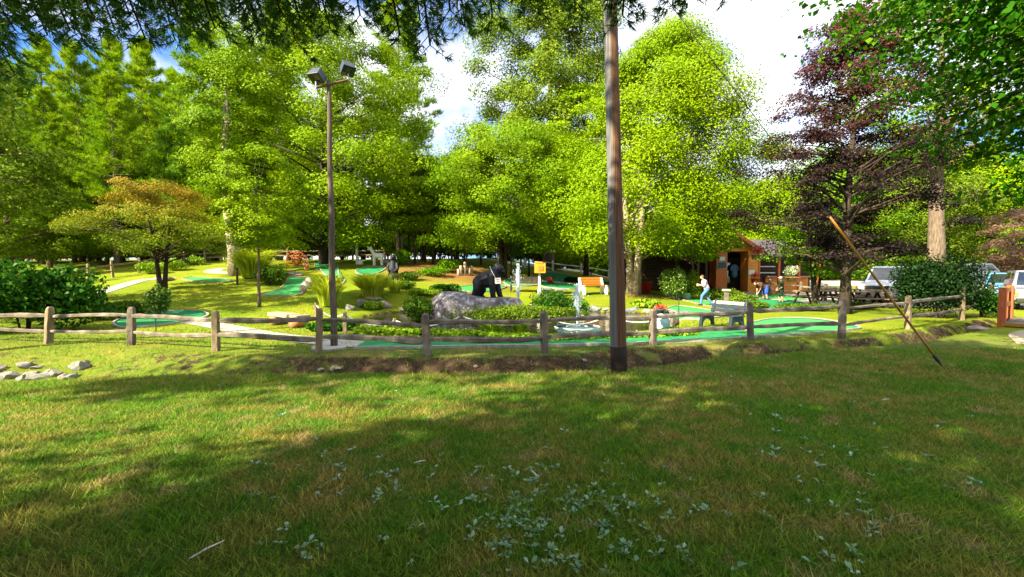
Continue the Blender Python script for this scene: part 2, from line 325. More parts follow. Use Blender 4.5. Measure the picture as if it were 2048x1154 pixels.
M['lens'] = surf('head_lamp', two((.7, .72, .74), (.8, .82, .84)), 3, .1, coat=.5)
M['amber'] = surf('amber_lens', two((.7, .25, .02), (.8, .32, .04)), 3, .3)
M['redpaint'] = surf('red_paint', two((.4, .02, .02), (.5, .04, .03)), 5, .5)
M['teal'] = surf('blue_glaze', two((.03, .07, .09), (.045, .10, .125)), 5, .3, coat=.5)
M['paleplastic'] = surf('pale_blue_plastic', two((.55, .62, .7), (.66, .72, .78)), 8, .5)
M['limepot'] = surf('lime_plastic', two((.2, .5, .03), (.28, .6, .05)), 5, .5)
M['darkplastic'] = surf('dark_plastic', two((.012, .022, .035), (.02, .035, .05)), 5, .45, spec=.5)
M['signred'] = surf('sign_red_print', two((.35, .02, .05), (.42, .03, .08)), 5, .7)
M['chalk'] = surf('chalk_board', [(.4, (.02, .03, .025)), (.62, (.1, .12, .1))], 24, .8)
M['print'] = surf('sign_print', [(.42, (.75, .75, .72)), (.52, (.75, .75, .72)), (.6, (.3, .28, .28))], 20, .8, (1, 1, 4))
M['shingle'] = surf('pale_shingle', two((.36, .27, .2), (.52, .42, .34)), 12, .9, (1, 4, 4), .4)
M['interior'] = surf('dark_interior', two((.01, .008, .007), (.02, .016, .014)), 4, .9)
M['mushbrown'] = surf('terracotta', two((.35, .14, .07), (.5, .22, .1)), 6, .8)
def boulder_mat():
    m, t, out = new_mat('lichened_boulder'); a = ramp(t, noise(t, 1.6, 6, rough=.65), [(.3, (.04, .034, .04)), (.5, (.10, .078, .085)), (.7, (.18, .14, .13))])
    lich = ramp(t, noise(t, 5, 8, rough=.75), [(.5, (0, 0, 0)), (.6, (1, 1, 1))]); col = mixc(t, lich, a, (.28, .31, .34))
    dk = ramp(t, noise(t, 9, 6, stretch=(1, 1, .4), rough=.7), [(.56, (0, 0, 0)), (.68, (1, 1, 1))]); col = mixc(t, dk, col, (.05, .045, .045))
    p = t.nodes.new('ShaderNodeBsdfPrincipled'); p.inputs['Roughness'].default_value = .9; t.links.new(col, p.inputs['Base Color'])
    b = t.nodes.new('ShaderNodeBump'); b.inputs['Strength'].default_value = .9; b.inputs['Distance'].default_value = .04; t.links.new(noise(t, 9, 8, rough=.7), b.inputs['Height']); t.links.new(b.outputs[0], p.inputs['Normal'])
    t.links.new(p.outputs[0], out.inputs[0]); return m
M['boulder'] = boulder_mat()
def water_mat():
    m, t, out = new_mat('pond_water'); p = t.nodes.new('ShaderNodeBsdfPrincipled')
    t.links.new(ramp(t, noise(t, .8, 3), two((.012, .016, .006), (.03, .035, .012))), p.inputs['Base Color']); p.inputs['Roughness'].default_value = .04; p.inputs['Specular IOR Level'].default_value = .6
    b = t.nodes.new('ShaderNodeBump'); b.inputs['Strength'].default_value = .35; b.inputs['Distance'].default_value = .03; t.links.new(noise(t, 4.5, 4), b.inputs['Height']); t.links.new(b.outputs[0], p.inputs['Normal'])
    t.links.new(p.outputs[0], out.inputs[0]); return m
M['water'] = water_mat()
def jet_mat():
    m, t, out = new_mat('fountain_spray'); p = t.nodes.new('ShaderNodeBsdfPrincipled'); p.inputs['Base Color'].default_value = (.62, .72, .78, 1); p.inputs['Roughness'].default_value = .15
    tr = t.nodes.new('ShaderNodeBsdfTransparent'); mx = t.nodes.new('ShaderNodeMixShader'); mx.inputs[0].default_value = .6
    t.links.new(tr.outputs[0], mx.inputs[1]); t.links.new(p.outputs[0], mx.inputs[2]); t.links.new(mx.outputs[0], out.inputs[0]); return m
M['jet'] = jet_mat()
# ------------------------------------------------------------------ the ground
def axis(segs):
    a = []
    for s, e, st in segs: a += list(np.arange(s, e, st))
    return np.array(a + [segs[-1][1]])
ax = axis([(-260, -60, 20), (-60, -26, 2), (-26, 26, .28), (26, 60, 1.5), (60, 261, 20)])
ay = axis([(-120, -20, 10), (-20, 0, 1.5), (0, 6, .3), (6, 14, .12), (14, 24, .22), (24, 60, .9), (60, 120, 6), (120, 401, 40)])
XX, YY = np.meshgrid(ax, ay); ZZ = th(XX, YY); nx, ny = len(ax), len(ay)
V = np.stack([XX.ravel(), YY.ravel(), ZZ.ravel()], 1)
ii = (np.arange(ny - 1)[:, None] * nx + np.arange(nx - 1)[None, :]).ravel()
Fq = np.stack([ii, ii + 1, ii + nx + 1, ii + nx], 1)
me = npmesh('ground', V, Fq, M['ground'], True)
u = (YY - Ye(XX)) / (Yf(XX) - .25 - Ye(XX))
rr = vnoise(XX * 1.7, YY * 2.6, 5)
red = sstep(.12, .4, u) * (1 - sstep(.93, 1.1, u)) * np.clip(rr * 1.2 + .15, 0, 1) * np.interp(XX, [-9, -5, -2.5, 30], [.35, .55, 1, 1])
red = np.maximum(red, (1 - sstep(.95, 1.04, pondr(XX, YY))) * .95)
red = np.maximum(red, np.exp(-((XX - 7.6) / 2.2) ** 2 - ((YY - 7.3) / .5) ** 2) * .9 * (rr > .35))
green = np.maximum(sstep(9.5, 13, YY), sstep(-2.5, -6.5, XX) * sstep(4.0, 6.5, YY) * .55)
blue = np.exp(-((XX + 4.5) / 4.5) ** 4 - ((YY - 31) / 4.5) ** 4) * .9 + np.exp(-((XX - 8) / 1.4) ** 2 - ((YY - 26) / 1.2) ** 2) * .6
colr = np.stack([red.ravel(), green.ravel(), np.clip(blue, 0, 1).ravel(), np.ones(nx * ny)], 1).astype(np.float32)
ca = me.color_attributes.new('zone', 'FLOAT_COLOR', 'POINT'); ca.data.foreach_set('color', colr.ravel())
tag(link('ground', me), kind='structure')
def star_sheet(name, pts, mat, off, rings=6, sub=6, parent=None):
    pts = [Vector(p) for p in pts]; n = len(pts); C = sum(pts, Vector()) / n; out = []
    for i in range(n):                                 # closed Catmull-Rom outline
        p0, p1, p2, p3 = pts[i - 1], pts[i], pts[(i + 1) % n], pts[(i + 2) % n]
        for k in range(sub):
            t = k / sub; out.append(.5 * ((2 * p1) + (p2 - p0) * t + (2 * p0 - 5 * p1 + 4 * p2 - p3) * t * t + (3 * p1 - p0 - 3 * p2 + p3) * t ** 3))
    m = MB(); N = len(out); m.v.append((C.x, C.y, th1(C.x, C.y) + off))
    for r in range(1, rings + 1):
        for q in out:
            x = C.x + (q.x - C.x) * r / rings; y = C.y + (q.y - C.y) * r / rings; m.v.append((x, y, th1(x, y) + off))
    for k in range(N): m.f.append((0, 1 + k, 1 + (k + 1) % N))
    for r in range(rings - 1):
        for k in range(N): a = 1 + r * N; m.f.append((a + k, a + N + k, a + N + (k + 1) % N, a + (k + 1) % N))
    # skirt
    a = 1 + (rings - 1) * N; b = len(m.v)
    for q in out: m.v.append((q.x, q.y, th1(q.x, q.y) - .08))
    for k in range(N): m.f.append((a + k, b + k, b + (k + 1) % N, a + (k + 1) % N))
    return m.build(name, mat, parent, True), out
def smooth_line(pts, step=.3):
    pts = [Vector(p) for p in pts]; q = [pts[0] * 2 - pts[1]] + pts + [pts[-1] * 2 - pts[-2]]; out = []
    for i in range(1, len(q) - 2):
        p0, p1, p2, p3 = q[i - 1:i + 3]; n = max(2, int((p2 - p1).length / step))
        for k in range(n):
            t = k / n; out.append(.5 * ((2 * p1) + (p2 - p0) * t + (2 * p0 - 5 * p1 + 4 * p2 - p3) * t * t + (3 * p1 - p0 - 3 * p2 + p3) * t ** 3))
    return out + [pts[-1]]
def strip(name, pts, wd, mat, off, parent=None, cross=3):
    ln = smooth_line(pts); m = MB(); n = len(ln); c1 = cross + 1
    for i, p in enumerate(ln):
        d = (ln[min(i + 1, n - 1)] - ln[max(i - 1, 0)]); d.z = 0; d.normalize(); sd = Vector((-d.y, d.x, 0)); ww = wd if not callable(wd) else wd(i / (n - 1))
        for k in range(c1 + 1):
            q = p + sd * ww * (k / c1 - .5); m.v.append((q.x, q.y, th1(q.x, q.y) + off))
    for i in range(n - 1):
        for k in range(c1): a = i * (c1 + 1) + k; m.f.append((a, a + 1, a + c1 + 2, a + c1 + 1))
    return m.build(name, mat, parent, True), ln
tag(strip('parking_road', [onpt(-60, 41), onpt(-30, 43), onpt(-10, 44.5), onpt(8, 44), onpt(22, 41), onpt(40, 37), onpt(70, 36)], 7.5, M['gravel'], .05, cross=8)[0], kind='structure')
tag(star_sheet('cafe_pavement', [onpt(13, 23.5), onpt(17, 21.6), onpt(22, 21), onpt(30, 19.5), onpt(45, 21), onpt(50, 30), onpt(36, 33), onpt(22, 30.5), onpt(15, 27.5)], M['gravel'], .03, 14)[0], kind='structure')
tag(strip('dirt_path', [onpt(12.2, 9.9), onpt(14.6, 11.5), onpt(18, 12.2), onpt(26, 13)], lambda s: .5 + 4 * min(s, .35), M['rightpath'], .012)[0], kind='structure')
tag(strip('front_path', [G(290, 630), G(400, 646), G(520, 668), G(610, 680), G(735, 691)], .75, M['concrete'], .012)[0], kind='structure')
tag(strip('side_path', [G(150, 598), G(205, 584), G(250, 570), G(290, 560), G(350, 557)], .8, M['concrete'], .02)[0], kind='structure')
tag(strip('hill_path', [G(520, 545), G(470, 546), G(430, 545), G(428, 540), G(450, 537)], 1.0, M['concrete'], .02)[0], kind='structure')
# putting greens
def border_from(out, parent, mat, hh=.07, wd=.06, board=None, zoff=.03):
    if board is None:
        m = MB(); N = len(out)
        for i in range(N):
            a, b = out[i], out[(i + 1) % N]; m.bar((a.x, a.y, th1(a.x, a.y) + zoff), (b.x, b.y, th1(b.x, b.y) + zoff), wd, hh)
        m.build('border', mat, parent)
def green(label, px, mat='turf', bm='border', off=.035):
    pts = [G(*p) for p in px]; c = sum(pts, Vector()) / len(pts); t = thing('putting_green', label, 'putting green', onpt(c.x, c.y), group='mini golf greens')
    # local turf
    o, out = star_sheet('turf', pts, M[mat], off, parent=None); o.parent = t
    for v in o.data.vertices: v.co -= t.location
    border_from(out, t, M[bm]); return t
green('oval green with a pale rim on the lawn behind the left fence posts', [(228, 646), (262, 632), (330, 624), (395, 623), (416, 631), (390, 641), (310, 653), (245, 657)])
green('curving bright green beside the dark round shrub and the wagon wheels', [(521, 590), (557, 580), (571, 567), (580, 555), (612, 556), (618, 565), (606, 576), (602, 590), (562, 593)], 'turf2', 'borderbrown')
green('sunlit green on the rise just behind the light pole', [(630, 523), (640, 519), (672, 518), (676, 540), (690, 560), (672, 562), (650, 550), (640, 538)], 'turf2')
green('small round green on the rise above the tall grass clump', [(711, 543), (722, 538), (742, 535), (770, 536), (762, 544), (742, 550), (720, 550)])
green('pale green strip directly behind the gorilla statue', [(905, 578), (935, 573), (985, 570), (1012, 574), (985, 583), (940, 584)], 'turf2')
green('green behind the slatted park bench and fountain', [(1008, 566), (1022, 558), (1060, 557), (1085, 562), (1075, 571), (1030, 574)])
green('sloping green behind the yellow box post', [(1080, 547), (1105, 545), (1140, 551), (1146, 560), (1112, 564), (1090, 557)])
green('long low green between the yellow box post and the orange bench', [(1078, 564), (1110, 565), (1150, 570), (1166, 574), (1140, 579), (1085, 574)])
green('green behind the orange bench, half hidden by the utility pole', [(1182, 563), (1240, 566), (1310, 568), (1300, 576), (1230, 575), (1190, 571)])
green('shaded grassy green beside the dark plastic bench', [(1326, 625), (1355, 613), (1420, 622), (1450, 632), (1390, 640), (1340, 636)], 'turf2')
green('narrow green where the person in jeans walks', [(1336, 592), (1352, 588), (1400, 600), (1470, 612), (1490, 620), (1450, 620), (1390, 607)], 'turf2', 'borderbrown')
green('dark green behind the fence where two children play', [(1496, 615), (1512, 602), (1550, 600), (1600, 606), (1612, 614), (1570, 620), (1525, 621)])
green('light green beside the log rail of the cafe terrace', [(1470, 592), (1500, 586), (1560, 590), (1612, 599), (1590, 603), (1530, 599), (1490, 598)], 'turf2')
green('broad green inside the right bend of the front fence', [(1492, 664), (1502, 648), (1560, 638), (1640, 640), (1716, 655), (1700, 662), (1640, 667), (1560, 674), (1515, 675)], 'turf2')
green('thin green slope beside the bronze topped tree', [(365, 559), (385, 555), (430, 557), (470, 562), (440, 566), (395, 564)], 'turf2', 'borderbrown')
t = thing('putting_green', 'long front green running along behind the split rail fence', 'putting green', GD(1100, 9.9), group='mini golf greens')
px = [(722, 690), (850, 689), (1000, 687), (1160, 684), (1300, 679), (1420, 672), (1500, 666)]
o, ln = strip('turf', [G(*p) for p in px], lambda s: 1.1 + .15 * s, M['turf'], .035); o.parent = t
for v in o.data.vertices: v.co -= t.location
rb = random.Random(5)
for side in (-1, 1):
    q = []
    for i, p in enumerate(ln):
        d = ln[min(i + 1, len(ln) - 1)] - ln[max(i - 1, 0)]; d.z = 0; d.normalize(); q.append(p + Vector((-d.y, d.x, 0)) * side * (.60 + .07 * i / len(ln)))
    for i in range(0, len(q) - 4, 4):
        a, b = q[i], q[i + 4]; a = a.lerp(b, .01); m = MB(); za, zb = th1(a.x, a.y), th1(b.x, b.y); jz = rb.uniform(-.012, .012)
        m.bar((a.x, a.y, za + .03 + jz), (b.x, b.y, zb + .03 + jz), .06, .07 if side < 0 else .15); m.build('border_board', M['border'] if side < 0 else M['borderbrown'], t)
# pond
m = MB(); N = 72; ring = []
for k in range(N):
    a = 2 * pi * k / N; r = 1.06 * (1 + .07 * sin(3 * a + 1) + .05 * sin(5 * a)); ring.append((PC[0] + PC[2] * cos(a) * r, PC[1] + PC[3] * sin(a) * r, -.13))
m.v = ring; m.f = [tuple(range(N))]; tag(m.build('pond_water', M['water']), kind='structure')
# ------------------------------------------------------------------ rocks
def rock_mesh(seed, mat, sub=2, rough=.22, flat=False, cut=.78):
    import bmesh
    bm = bmesh.new(); bmesh.ops.create_icosphere(bm, subdivisions=sub, radius=1); rg = np.random.default_rng(seed)
    ph = rg.uniform(0, 6, (7, 3)); fr = rg.uniform(.8, 3.2, (7, 3)); am = rg.uniform(.3, 1, 7) / 4
    pl = rg.normal(size=(7 if cut > .7 else 13, 3)); pl /= np.linalg.norm(pl, axis=1)[:, None]
    for v in bm.verts:
        c = np.array(v.co); k = 1 + rough * float(np.sum(am * np.sin((fr * c + ph).sum(1))))
        c = c * k
        for p_ in pl:                                  # chip flat facets
            e = c @ p_ - cut
            if e > 0: c = c - p_ * e * .95
        v.co = c
    me = bpy.data.meshes.new('rock'); bm.to_mesh(me); bm.free(); me.materials.append(mat)
    if not flat: me.polygons.foreach_set('use_smooth', [True] * len(me.polygons))
    return me
RK = {k: [rock_mesh(i + j * 10, M[k], 3, .35, True, .6) for i in range(4)] for j, k in enumerate(('stone', 'stonepale', 'slate'))}
rr_ = random.Random(11)
def rock(label, loc, size, kind='stone', group=None, rz=None, name='rock', sink=.3):
    o = link(name, rr_.choice(RK[kind])); o.scale = size; o.location = Vector(loc) + Vector((0, 0, size[2] * (1 - 2 * sink))); o.rotation_euler = (rr_.uniform(-.15, .15), rr_.uniform(-.15, .15), rr_.uniform(0, 6) if rz is None else rz)
    return tag(o, label, 'rock', group)
# big boulder in the pond
t = thing('boulder', 'huge grey lichened boulder rising from the pond under the gorilla statue', 'boulder', (-1.05, 16.6, -.4))
bme = rock_mesh(77, M['boulder'], 5, .12); o = link('stone_body', bme, t)
for v in bme.vertices:
    c = v.co; x = c.x; z = c.z
    z = min(z, .62 + .25 * z) if z > .62 else z
    top = 1.46 + .30 * sstep(.1, -.7, x) - .38 * sstep(.35, 1.1, x)
    n_ = .05 * (vnoise(x * 4 + 3, c.y * 4 + z * 3, 2) - .5)
    v.co = (x * 2.45 + n_, c.y * 1.45 + n_, z * (float(top) if z > 0 else .5) + n_)
o = MB()  # crack ledge slab lying against the boulder's top
# ------------------------------------------------------------------ foliage generators
def leaf_quads(C, A, Nn, Ln, Wd, fold=.25):
    n = len(C); A = A / np.linalg.norm(A, axis=1)[:, None]; B = np.cross(Nn, A); B /= np.maximum(np.linalg.norm(B, axis=1), 1e-6)[:, None]; Nn = np.cross(A, B)
    Ln = np.broadcast_to(np.asarray(Ln), (n,))[:, None]; Wd = np.broadcast_to(np.asarray(Wd), (n,))[:, None]
    V = np.empty((n, 4, 3)); V[:, 0] = C - A * Ln * .5; V[:, 2] = C + A * Ln * .5 - Nn * Ln * fold * .4
    V[:, 1] = C + B * Wd * .5 + A * Ln * .08 + Nn * Wd * fold * .5; V[:, 3] = C - B * Wd * .5 + A * Ln * .08 + Nn * Wd * fold * .5
    return V.reshape(-1, 3), np.arange(n * 4).reshape(-1, 4)
def unit(rg, n):
    v = rg.normal(size=(n, 3)); return v / np.linalg.norm(v, axis=1)[:, None]
def profile(kind, t):
    if kind == 'dome': return np.sqrt(np.clip(1 - (np.maximum(t - .28, 0) / .72) ** 2, 0, 1)) * np.clip(.55 + t * 1.6, 0, 1)
    if kind == 'cone': return np.clip(1.02 - t ** 1.3, 0, 1) ** .6 * np.clip(.5 + t * 2.2, 0, 1)
    if kind == 'oval': return np.sqrt(np.clip(1 - (2 * t - 1) ** 2, 0, 1)) * .92 + .08
    if kind == 'umbrella': return np.clip(np.sin(np.clip(t, 0, 1) * pi * .62 + .85), .05, 1)
    return np.ones_like(t)
def crown_mesh(name, seed, mat, z0, z1, rx, kind, nclump, per, leaf, spread, ry=None, flat=.42, off=(0, 0), lumps=.2, inner=.45, tri=True):
    if tri: per = int(per * 1.9); leaf = leaf * .76
    rg = np.random.default_rng(seed); ry = ry or rx
    t = rg.uniform(0.02, 1, nclump); th_ = rg.uniform(0, 2 * pi, nclump); rho = inner + (1 - inner) * rg.uniform(0, 1, nclump) ** .6
    pr = profile(kind, t); lob = 1 + lumps * np.sin(3 * th_ + 7 * t + seed) * .6 + lumps * np.sin(5 * th_ - 11 * t + seed * 2) * .5 + rg.normal(0, lumps * .35, nclump)
    rad = pr * rho * lob
    cc = np.stack([np.cos(th_) * rad * rx + off[0] * t, np.sin(th_) * rad * ry + off[1] * t, z0 + t * (z1 - z0)], 1)
    outd = np.stack([np.cos(th_), np.sin(th_), np.full(nclump, .15)], 1)
    sz = spread * rg.uniform(.6, 1.35, nclump)
    C = np.repeat(cc, per, 0); O = np.repeat(outd, per, 0); S = np.repeat(sz, per)
    q = unit(rg, len(C)) * (rg.uniform(0, 1, len(C)) ** .42 * 1.5 * rg.uniform(.85, 1.12, len(C)))[:, None]; q[:, 2] *= flat * 1.15
    along = (q * O).sum(1); q[:, 2] -= .22 * np.abs(along)           # sprays arch and droop outwards
    C = C + q * S[:, None]
    C[:, 2] = np.maximum(C[:, 2], z0 - spread * .6)
    q0 = q
    A = O * .7 + rg.normal(size=C.shape) * .7; A[:, 2] -= .3
    Nn = np.array([0, 0, .75]) + rg.normal(size=C.shape) * .30 + O * .5 + q / np.maximum(np.linalg.norm(q, axis=1), .2)[:, None] * .45
    s = leaf * rg.uniform(.65, 1.3, len(C)) * (1.35 if tri else 1)
    V, Fc = leaf_quads(C, A, Nn, s, s * .72)
    if tri: V = np.delete(V.reshape(-1, 4, 3), 0, 1).reshape(-1, 3); V = V; Fc = np.arange(len(V)).reshape(-1, 3)
    return npmesh(name, V, Fc, mat), cc
def wood_mesh(name, seed, mat, base_r, h, cc, nb, z0, lean=(0, 0), forks=1, n=9, twig=.02, split=None):
    rg = random.Random(seed); m = MB(); stems = []
    for k in range(forks):
        a = 2 * pi * k / max(forks, 1) + seed; sp = (0 if forks == 1 else .10 * h); pts = []; rad = []
        for i in range(8):
            t = i / 7; f = t ** 1.3
            pts.append(Vector((lean[0] * t + cos(a) * (sp * f + (0 if forks == 1 else base_r * .5)) + rg.uniform(-1, 1) * .012 * h * t, lean[1] * t + sin(a) * (sp * f + (0 if forks == 1 else base_r * .5)) + rg.uniform(-1, 1) * .012 * h * t, h * t - .1)))
            rad.append(base_r / (forks ** .5) * (1.25 if i == 0 else 1) * (1 - .9 * t) + .01)
        m.tube(pts, rad, n, True, .06, rg); stems.append((pts, rad))
    idx = list(range(len(cc))); rg.shuffle(idx)
    for j in idx[:nb]:
        e = Vector(cc[j]); pts, rad = rg.choice(stems); zb = max(z0 * .75, min(e.z - .25 * (e.xy.length) - .2, h * .93)); k = min(7, max(0, zb / h * 7)); i0 = int(k); fr = k - i0
        s = pts[i0].lerp(pts[min(7, i0 + 1)], fr); r0 = (rad[i0] * (1 - fr) + rad[min(7, i0 + 1)] * fr) * .45
        mid = s.lerp(e, .5) + Vector((0, 0, .08 * (e - s).length)) + Vector((rg.uniform(-1, 1), rg.uniform(-1, 1), rg.uniform(-1, 1))) * .06 * (e - s).length
        m.tube([s, s.lerp(mid, .5) + Vector((0, 0, .02)), mid, mid.lerp(e, .55), e], [r0, r0 * .8, r0 * .6, r0 * .4, twig * .5], 5, False)
    me = bpy.data.meshes.new(name); me.from_pydata(m.v, [], m.f); me.polygons.foreach_set('use_smooth', [True] * len(me.polygons)); me.materials.append(mat); return me
def tree(name, label, loc, crown, wood, rz=0, scale=1, group=None, cat='tree'):
    t = thing(name, label, cat, loc, rz, group); t.scale = (scale,) * 3
    link('crown', crown, t); link('trunk', wood, t); return t
def mk_tree(name, label, loc, seed, leafm, barkm, z0, z1, rx, kind, ncl, per, leaf, spread, base_r, nb=40, h=None, forks=1, lean=(0, 0), group=None, **k):
    cr_, cc = crown_mesh('crown', seed, M[leafm], z0, z1, rx, kind, ncl, per, leaf, spread, **k)
    wd = wood_mesh('trunk', seed, M[barkm], base_r, h or (z0 + (z1 - z0) * .85), cc, nb, z0, lean, forks)
    return tree(name, label, loc, cr_, wd, group=group)
def needle_fan(rg, C, D, n_per, ln, wd, spread=.9):
    n = len(C) * n_per; Cn = np.repeat(C, n_per, 0); Dn = np.repeat(D, n_per, 0)
    A = Dn + rg.normal(size=(n, 3)) * spread * .6; A /= np.linalg.norm(A, axis=1)[:, None]
    B = np.cross(A, rg.normal(size=(n, 3))); B /= np.linalg.norm(B, axis=1)[:, None]
    l = ln * rg.uniform(.7, 1.2, n)[:, None]
    V = np.empty((n, 3, 3)); V[:, 0] = Cn + B * wd * .5; V[:, 1] = Cn - B * wd * .5; V[:, 2] = Cn + A * l
    return V.reshape(-1, 3), np.arange(n * 3).reshape(-1, 3)
def pine_meshes(seed, H, Rr, leafm, z0f=.12, nb=95, tufts=30, nper=9, ln=.42, wd=.05, base_r=.3, barkm='bark'):
    rg = np.random.default_rng(seed); m = MB(); rgp = random.Random(seed)
    m.tube([(rgp.uniform(-1, 1) * .01 * H * i / 6, rgp.uniform(-1, 1) * .01 * H * i / 6, H * i / 6 * .98 - .1) for i in range(7)], [base_r * (1 - .93 * i / 6) for i in range(7)], 8, True, .05, rgp)
    Cs, Ds = [], []
    for b in range(nb):
        f = z0f + (1 - z0f) * (b + .5) / nb; a = rgp.uniform(0, 2 * pi); z = H * f
        L_ = Rr * ((1.03 - f) ** .75) * min(1, .55 + f * 1.6) * rgp.uniform(.55, 1.15); rise = rgp.uniform(-.08, .28) + .35 * f
        d = Vector((cos(a), sin(a), 0)); tip = Vector((0, 0, z)) + d * L_ + Vector((0, 0, L_ * rise)); mid = Vector((0, 0, z)) + d * L_ * .55 + Vector((0, 0, L_ * rise * .3 - .04 * L_))
        m.tube([(0, 0, z), mid, tip], [.05 * base_r / .3 * (1.2 - f) + .015, .02, .008], 4, False)
        s = rg.uniform(.28, 1.05, tufts); lat = rg.normal(0, .26, tufts) * L_ * np.minimum(1, 1.25 - s) ; side = np.array((-d.y, d.x, 0)); dv = np.array(d)
        p = np.outer(s * L_, dv) + np.outer(lat, side); p[:, 2] += z + np.where(s < .55, L_ * rise * .3 * s / .55, L_ * rise * (.3 + .7 * (s - .55) / .45)) + rg.normal(0, .12, tufts)
        Cs.append(p); dd = dv * .6 + np.sign(lat)[:, None] * side * .35 + np.array((0, 0, .75)); Ds.append(dd / np.linalg.norm(dd, axis=1)[:, None])
    V, Fc = needle_fan(rg, np.concatenate(Cs), np.concatenate(Ds), nper, ln, wd, 1.0)
    cr_ = npmesh('crown', V, Fc, M[leafm]); wd_ = bpy.data.meshes.new('trunk'); wd_.from_pydata(m.v, [], m.f); wd_.materials.append(M[barkm]); return cr_, wd_
def shrub_mesh(seed, mat, rx, ry, h, n, leaf, lumps=.25, nl=14, hollow=.55, asp=.65, up=.3):
    rg = np.random.default_rng(seed); k = nl; d = unit(rg, k); d[:, 2] = np.abs(d[:, 2]) * .9
    lc = d * np.array((rx, ry, h * .55)) * rg.uniform(.35, .75, (k, 1)); lc[:, 2] += h * .32; lr = rg.uniform(.32, .55, k)
    ch = rg.integers(0, k, n); u_ = unit(rg, n); r_ = hollow + (1 - hollow) * rg.uniform(0, 1, n) ** .5 + rg.normal(0, .06, n)
    C = lc[ch] + u_ * r_[:, None] * lr[ch][:, None] * np.array((rx, ry, h * .62)); C[:, 2] = np.abs(C[:, 2])
    A = u_ * .5 + rg.normal(size=(n, 3)) * .6; A[:, 2] += up; Nn = u_ + rg.normal(size=(n, 3)) * .6 + np.array((0, 0, .4))
    s = leaf * rg.uniform(.6, 1.3, n); V, Fc = leaf_quads(C, A, Nn, s, s * asp); return npmesh('foliage', V, Fc, mat)
def stems_mesh(seed, h, r, n, mat, rad=.012):
    rg = random.Random(seed); m = MB()
    for k in range(n):
        a = rg.uniform(0, 6.28); q = rg.uniform(.2, .8) * r; m.tube([(cos(a) * q * .15, sin(a) * q * .15, -.05), (cos(a) * q * .5, sin(a) * q * .5, h * .5), (cos(a) * q, sin(a) * q, h * rg.uniform(.6, .85))], [rad, rad * .7, rad * .3], 4, False)
    me = bpy.data.meshes.new('stem'); me.from_pydata(m.v, [], m.f); me.materials.append(mat); return me
def shrub(name, label, loc, seed, mat, rx, ry, h, n, leaf, group=None, cat='shrub', **k):
    t = thing(name, label, cat, loc, 0, group); link('foliage', shrub_mesh(seed, M[mat], rx, ry, h, n, leaf, **k), t); link('stem', stems_mesh(seed, h, (rx + ry) / 2, 7, M['barkdark'], .01 + .008 * h), t); return t
def grass_clump(label, loc, seed, n, h, r, wd=.02, mat='ornagrass', name='ornamental_grass', cat='grass', group='ornamental grass clumps'):
    rg = np.random.default_rng(seed); a = rg.uniform(0, 2 * pi, n); b = rg.uniform(0, 1, n) ** .5 * r * .35; hh = h * rg.uniform(.6, 1.1, n); reach = r * rg.uniform(.2, 1.1, n)
    d = np.stack([np.cos(a), np.sin(a), 0 * a], 1); sd = np.stack([-np.sin(a), np.cos(a), 0 * a], 1) * wd
    V = np.empty((n, 7, 3)); 
    for i, t in enumerate((0, .4, .75)):
        c = d * (b + reach * t ** 1.8)[:, None]; c[:, 2] = hh * (t * 1.35 - .42 * t * t) ; V[:, 2 * i] = c - sd * (1 - .35 * t); V[:, 2 * i + 1] = c + sd * (1 - .35 * t)
    c = d * (b + reach * 1.15)[:, None]; c[:, 2] = hh * .86; V[:, 6] = c
    base = np.arange(n)[:, None] * 7; tri = np.array([(0, 1, 3), (0, 3, 2), (2, 3, 5), (2, 5, 4), (4, 5, 6)]); Fc = (base[:, :, None] + tri[None]).reshape(-1, 3)
    o = link(name, npmesh(name, V.reshape(-1, 3), Fc, M[mat])); o.location = loc; return tag(o, label, cat, group)
# ------------------------------------------------------------------ trees in view
mk_tree('maple_tree', 'large bright green maple with forked sunlit trunk beside the log cabin', GD(1268, 27), 1, 'maple2', 'barkpale', 2.7, 16.4, 7.6, 'cone', 440, 290, .17, .84, .42, 90, h=13, forks=3, off=(2.2, 0), lumps=.16, flat=.55, inner=.3)
mk_tree('maple_tree', 'broad maple crown behind the light pole with floodlights', GD(648, 33.5), 2, 'maple2', 'barkdark', 1.6, 18.5, 8.8, 'dome', 270, 360, .21, .95, .35, 90, h=14, lumps=.3, flat=.5, inner=.35)
mk_tree('maple_tree', 'dense low maple with several dark stems behind the gorilla statue', GD(1006, 32), 3, 'maple', 'barkdark', 2.2, 11.0, 7.0, 'dome', 200, 340, .18, .8, .3, 80, h=8, forks=5, off=(1.2, 0), lumps=.3, flat=.5, inner=.35)
mk_tree('oak_tree', 'tall dark oak rising between the sky gap and the utility pole', GD(1098, 43), 4, 'oak', 'bark', 6, 28, 7.6, 'oval', 240, 300, .28, 1.1, .5, 80, lumps=.3, flat=.55, inner=.3)
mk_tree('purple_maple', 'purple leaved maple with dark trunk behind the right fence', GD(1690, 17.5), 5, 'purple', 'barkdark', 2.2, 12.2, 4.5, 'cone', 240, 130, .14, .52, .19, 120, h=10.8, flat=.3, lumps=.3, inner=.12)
mk_tree('small_tree', 'small dark leaved tree in front of the cafe beside the purple maple', GD(1630, 20.5), 6, 'green', 'barkdark', 1.7, 4.2, 2.0, 'umbrella', 70, 130, .13, .34, .14, 30, h=3.4, forks=3)
mk_tree('bronze_tree', 'round topped ornamental tree with bronze upper leaves on the left lawn', GD(325, 22), 7, 'orna', 'barkdark', 2.0, 5.3, 3.4, 'umbrella', 95, 240, .11, .44, .17, 90, h=4.2, forks=2, lumps=.4, inner=.2)
mk_tree('young_tree', 'slim young tree with pale straight trunk on the left lawn', G(519, 614), 8, 'maple2', 'bark', 2.4, 6.6, 1.7, 'oval', 90, 110, .14, .32, .06, 26, h=5)
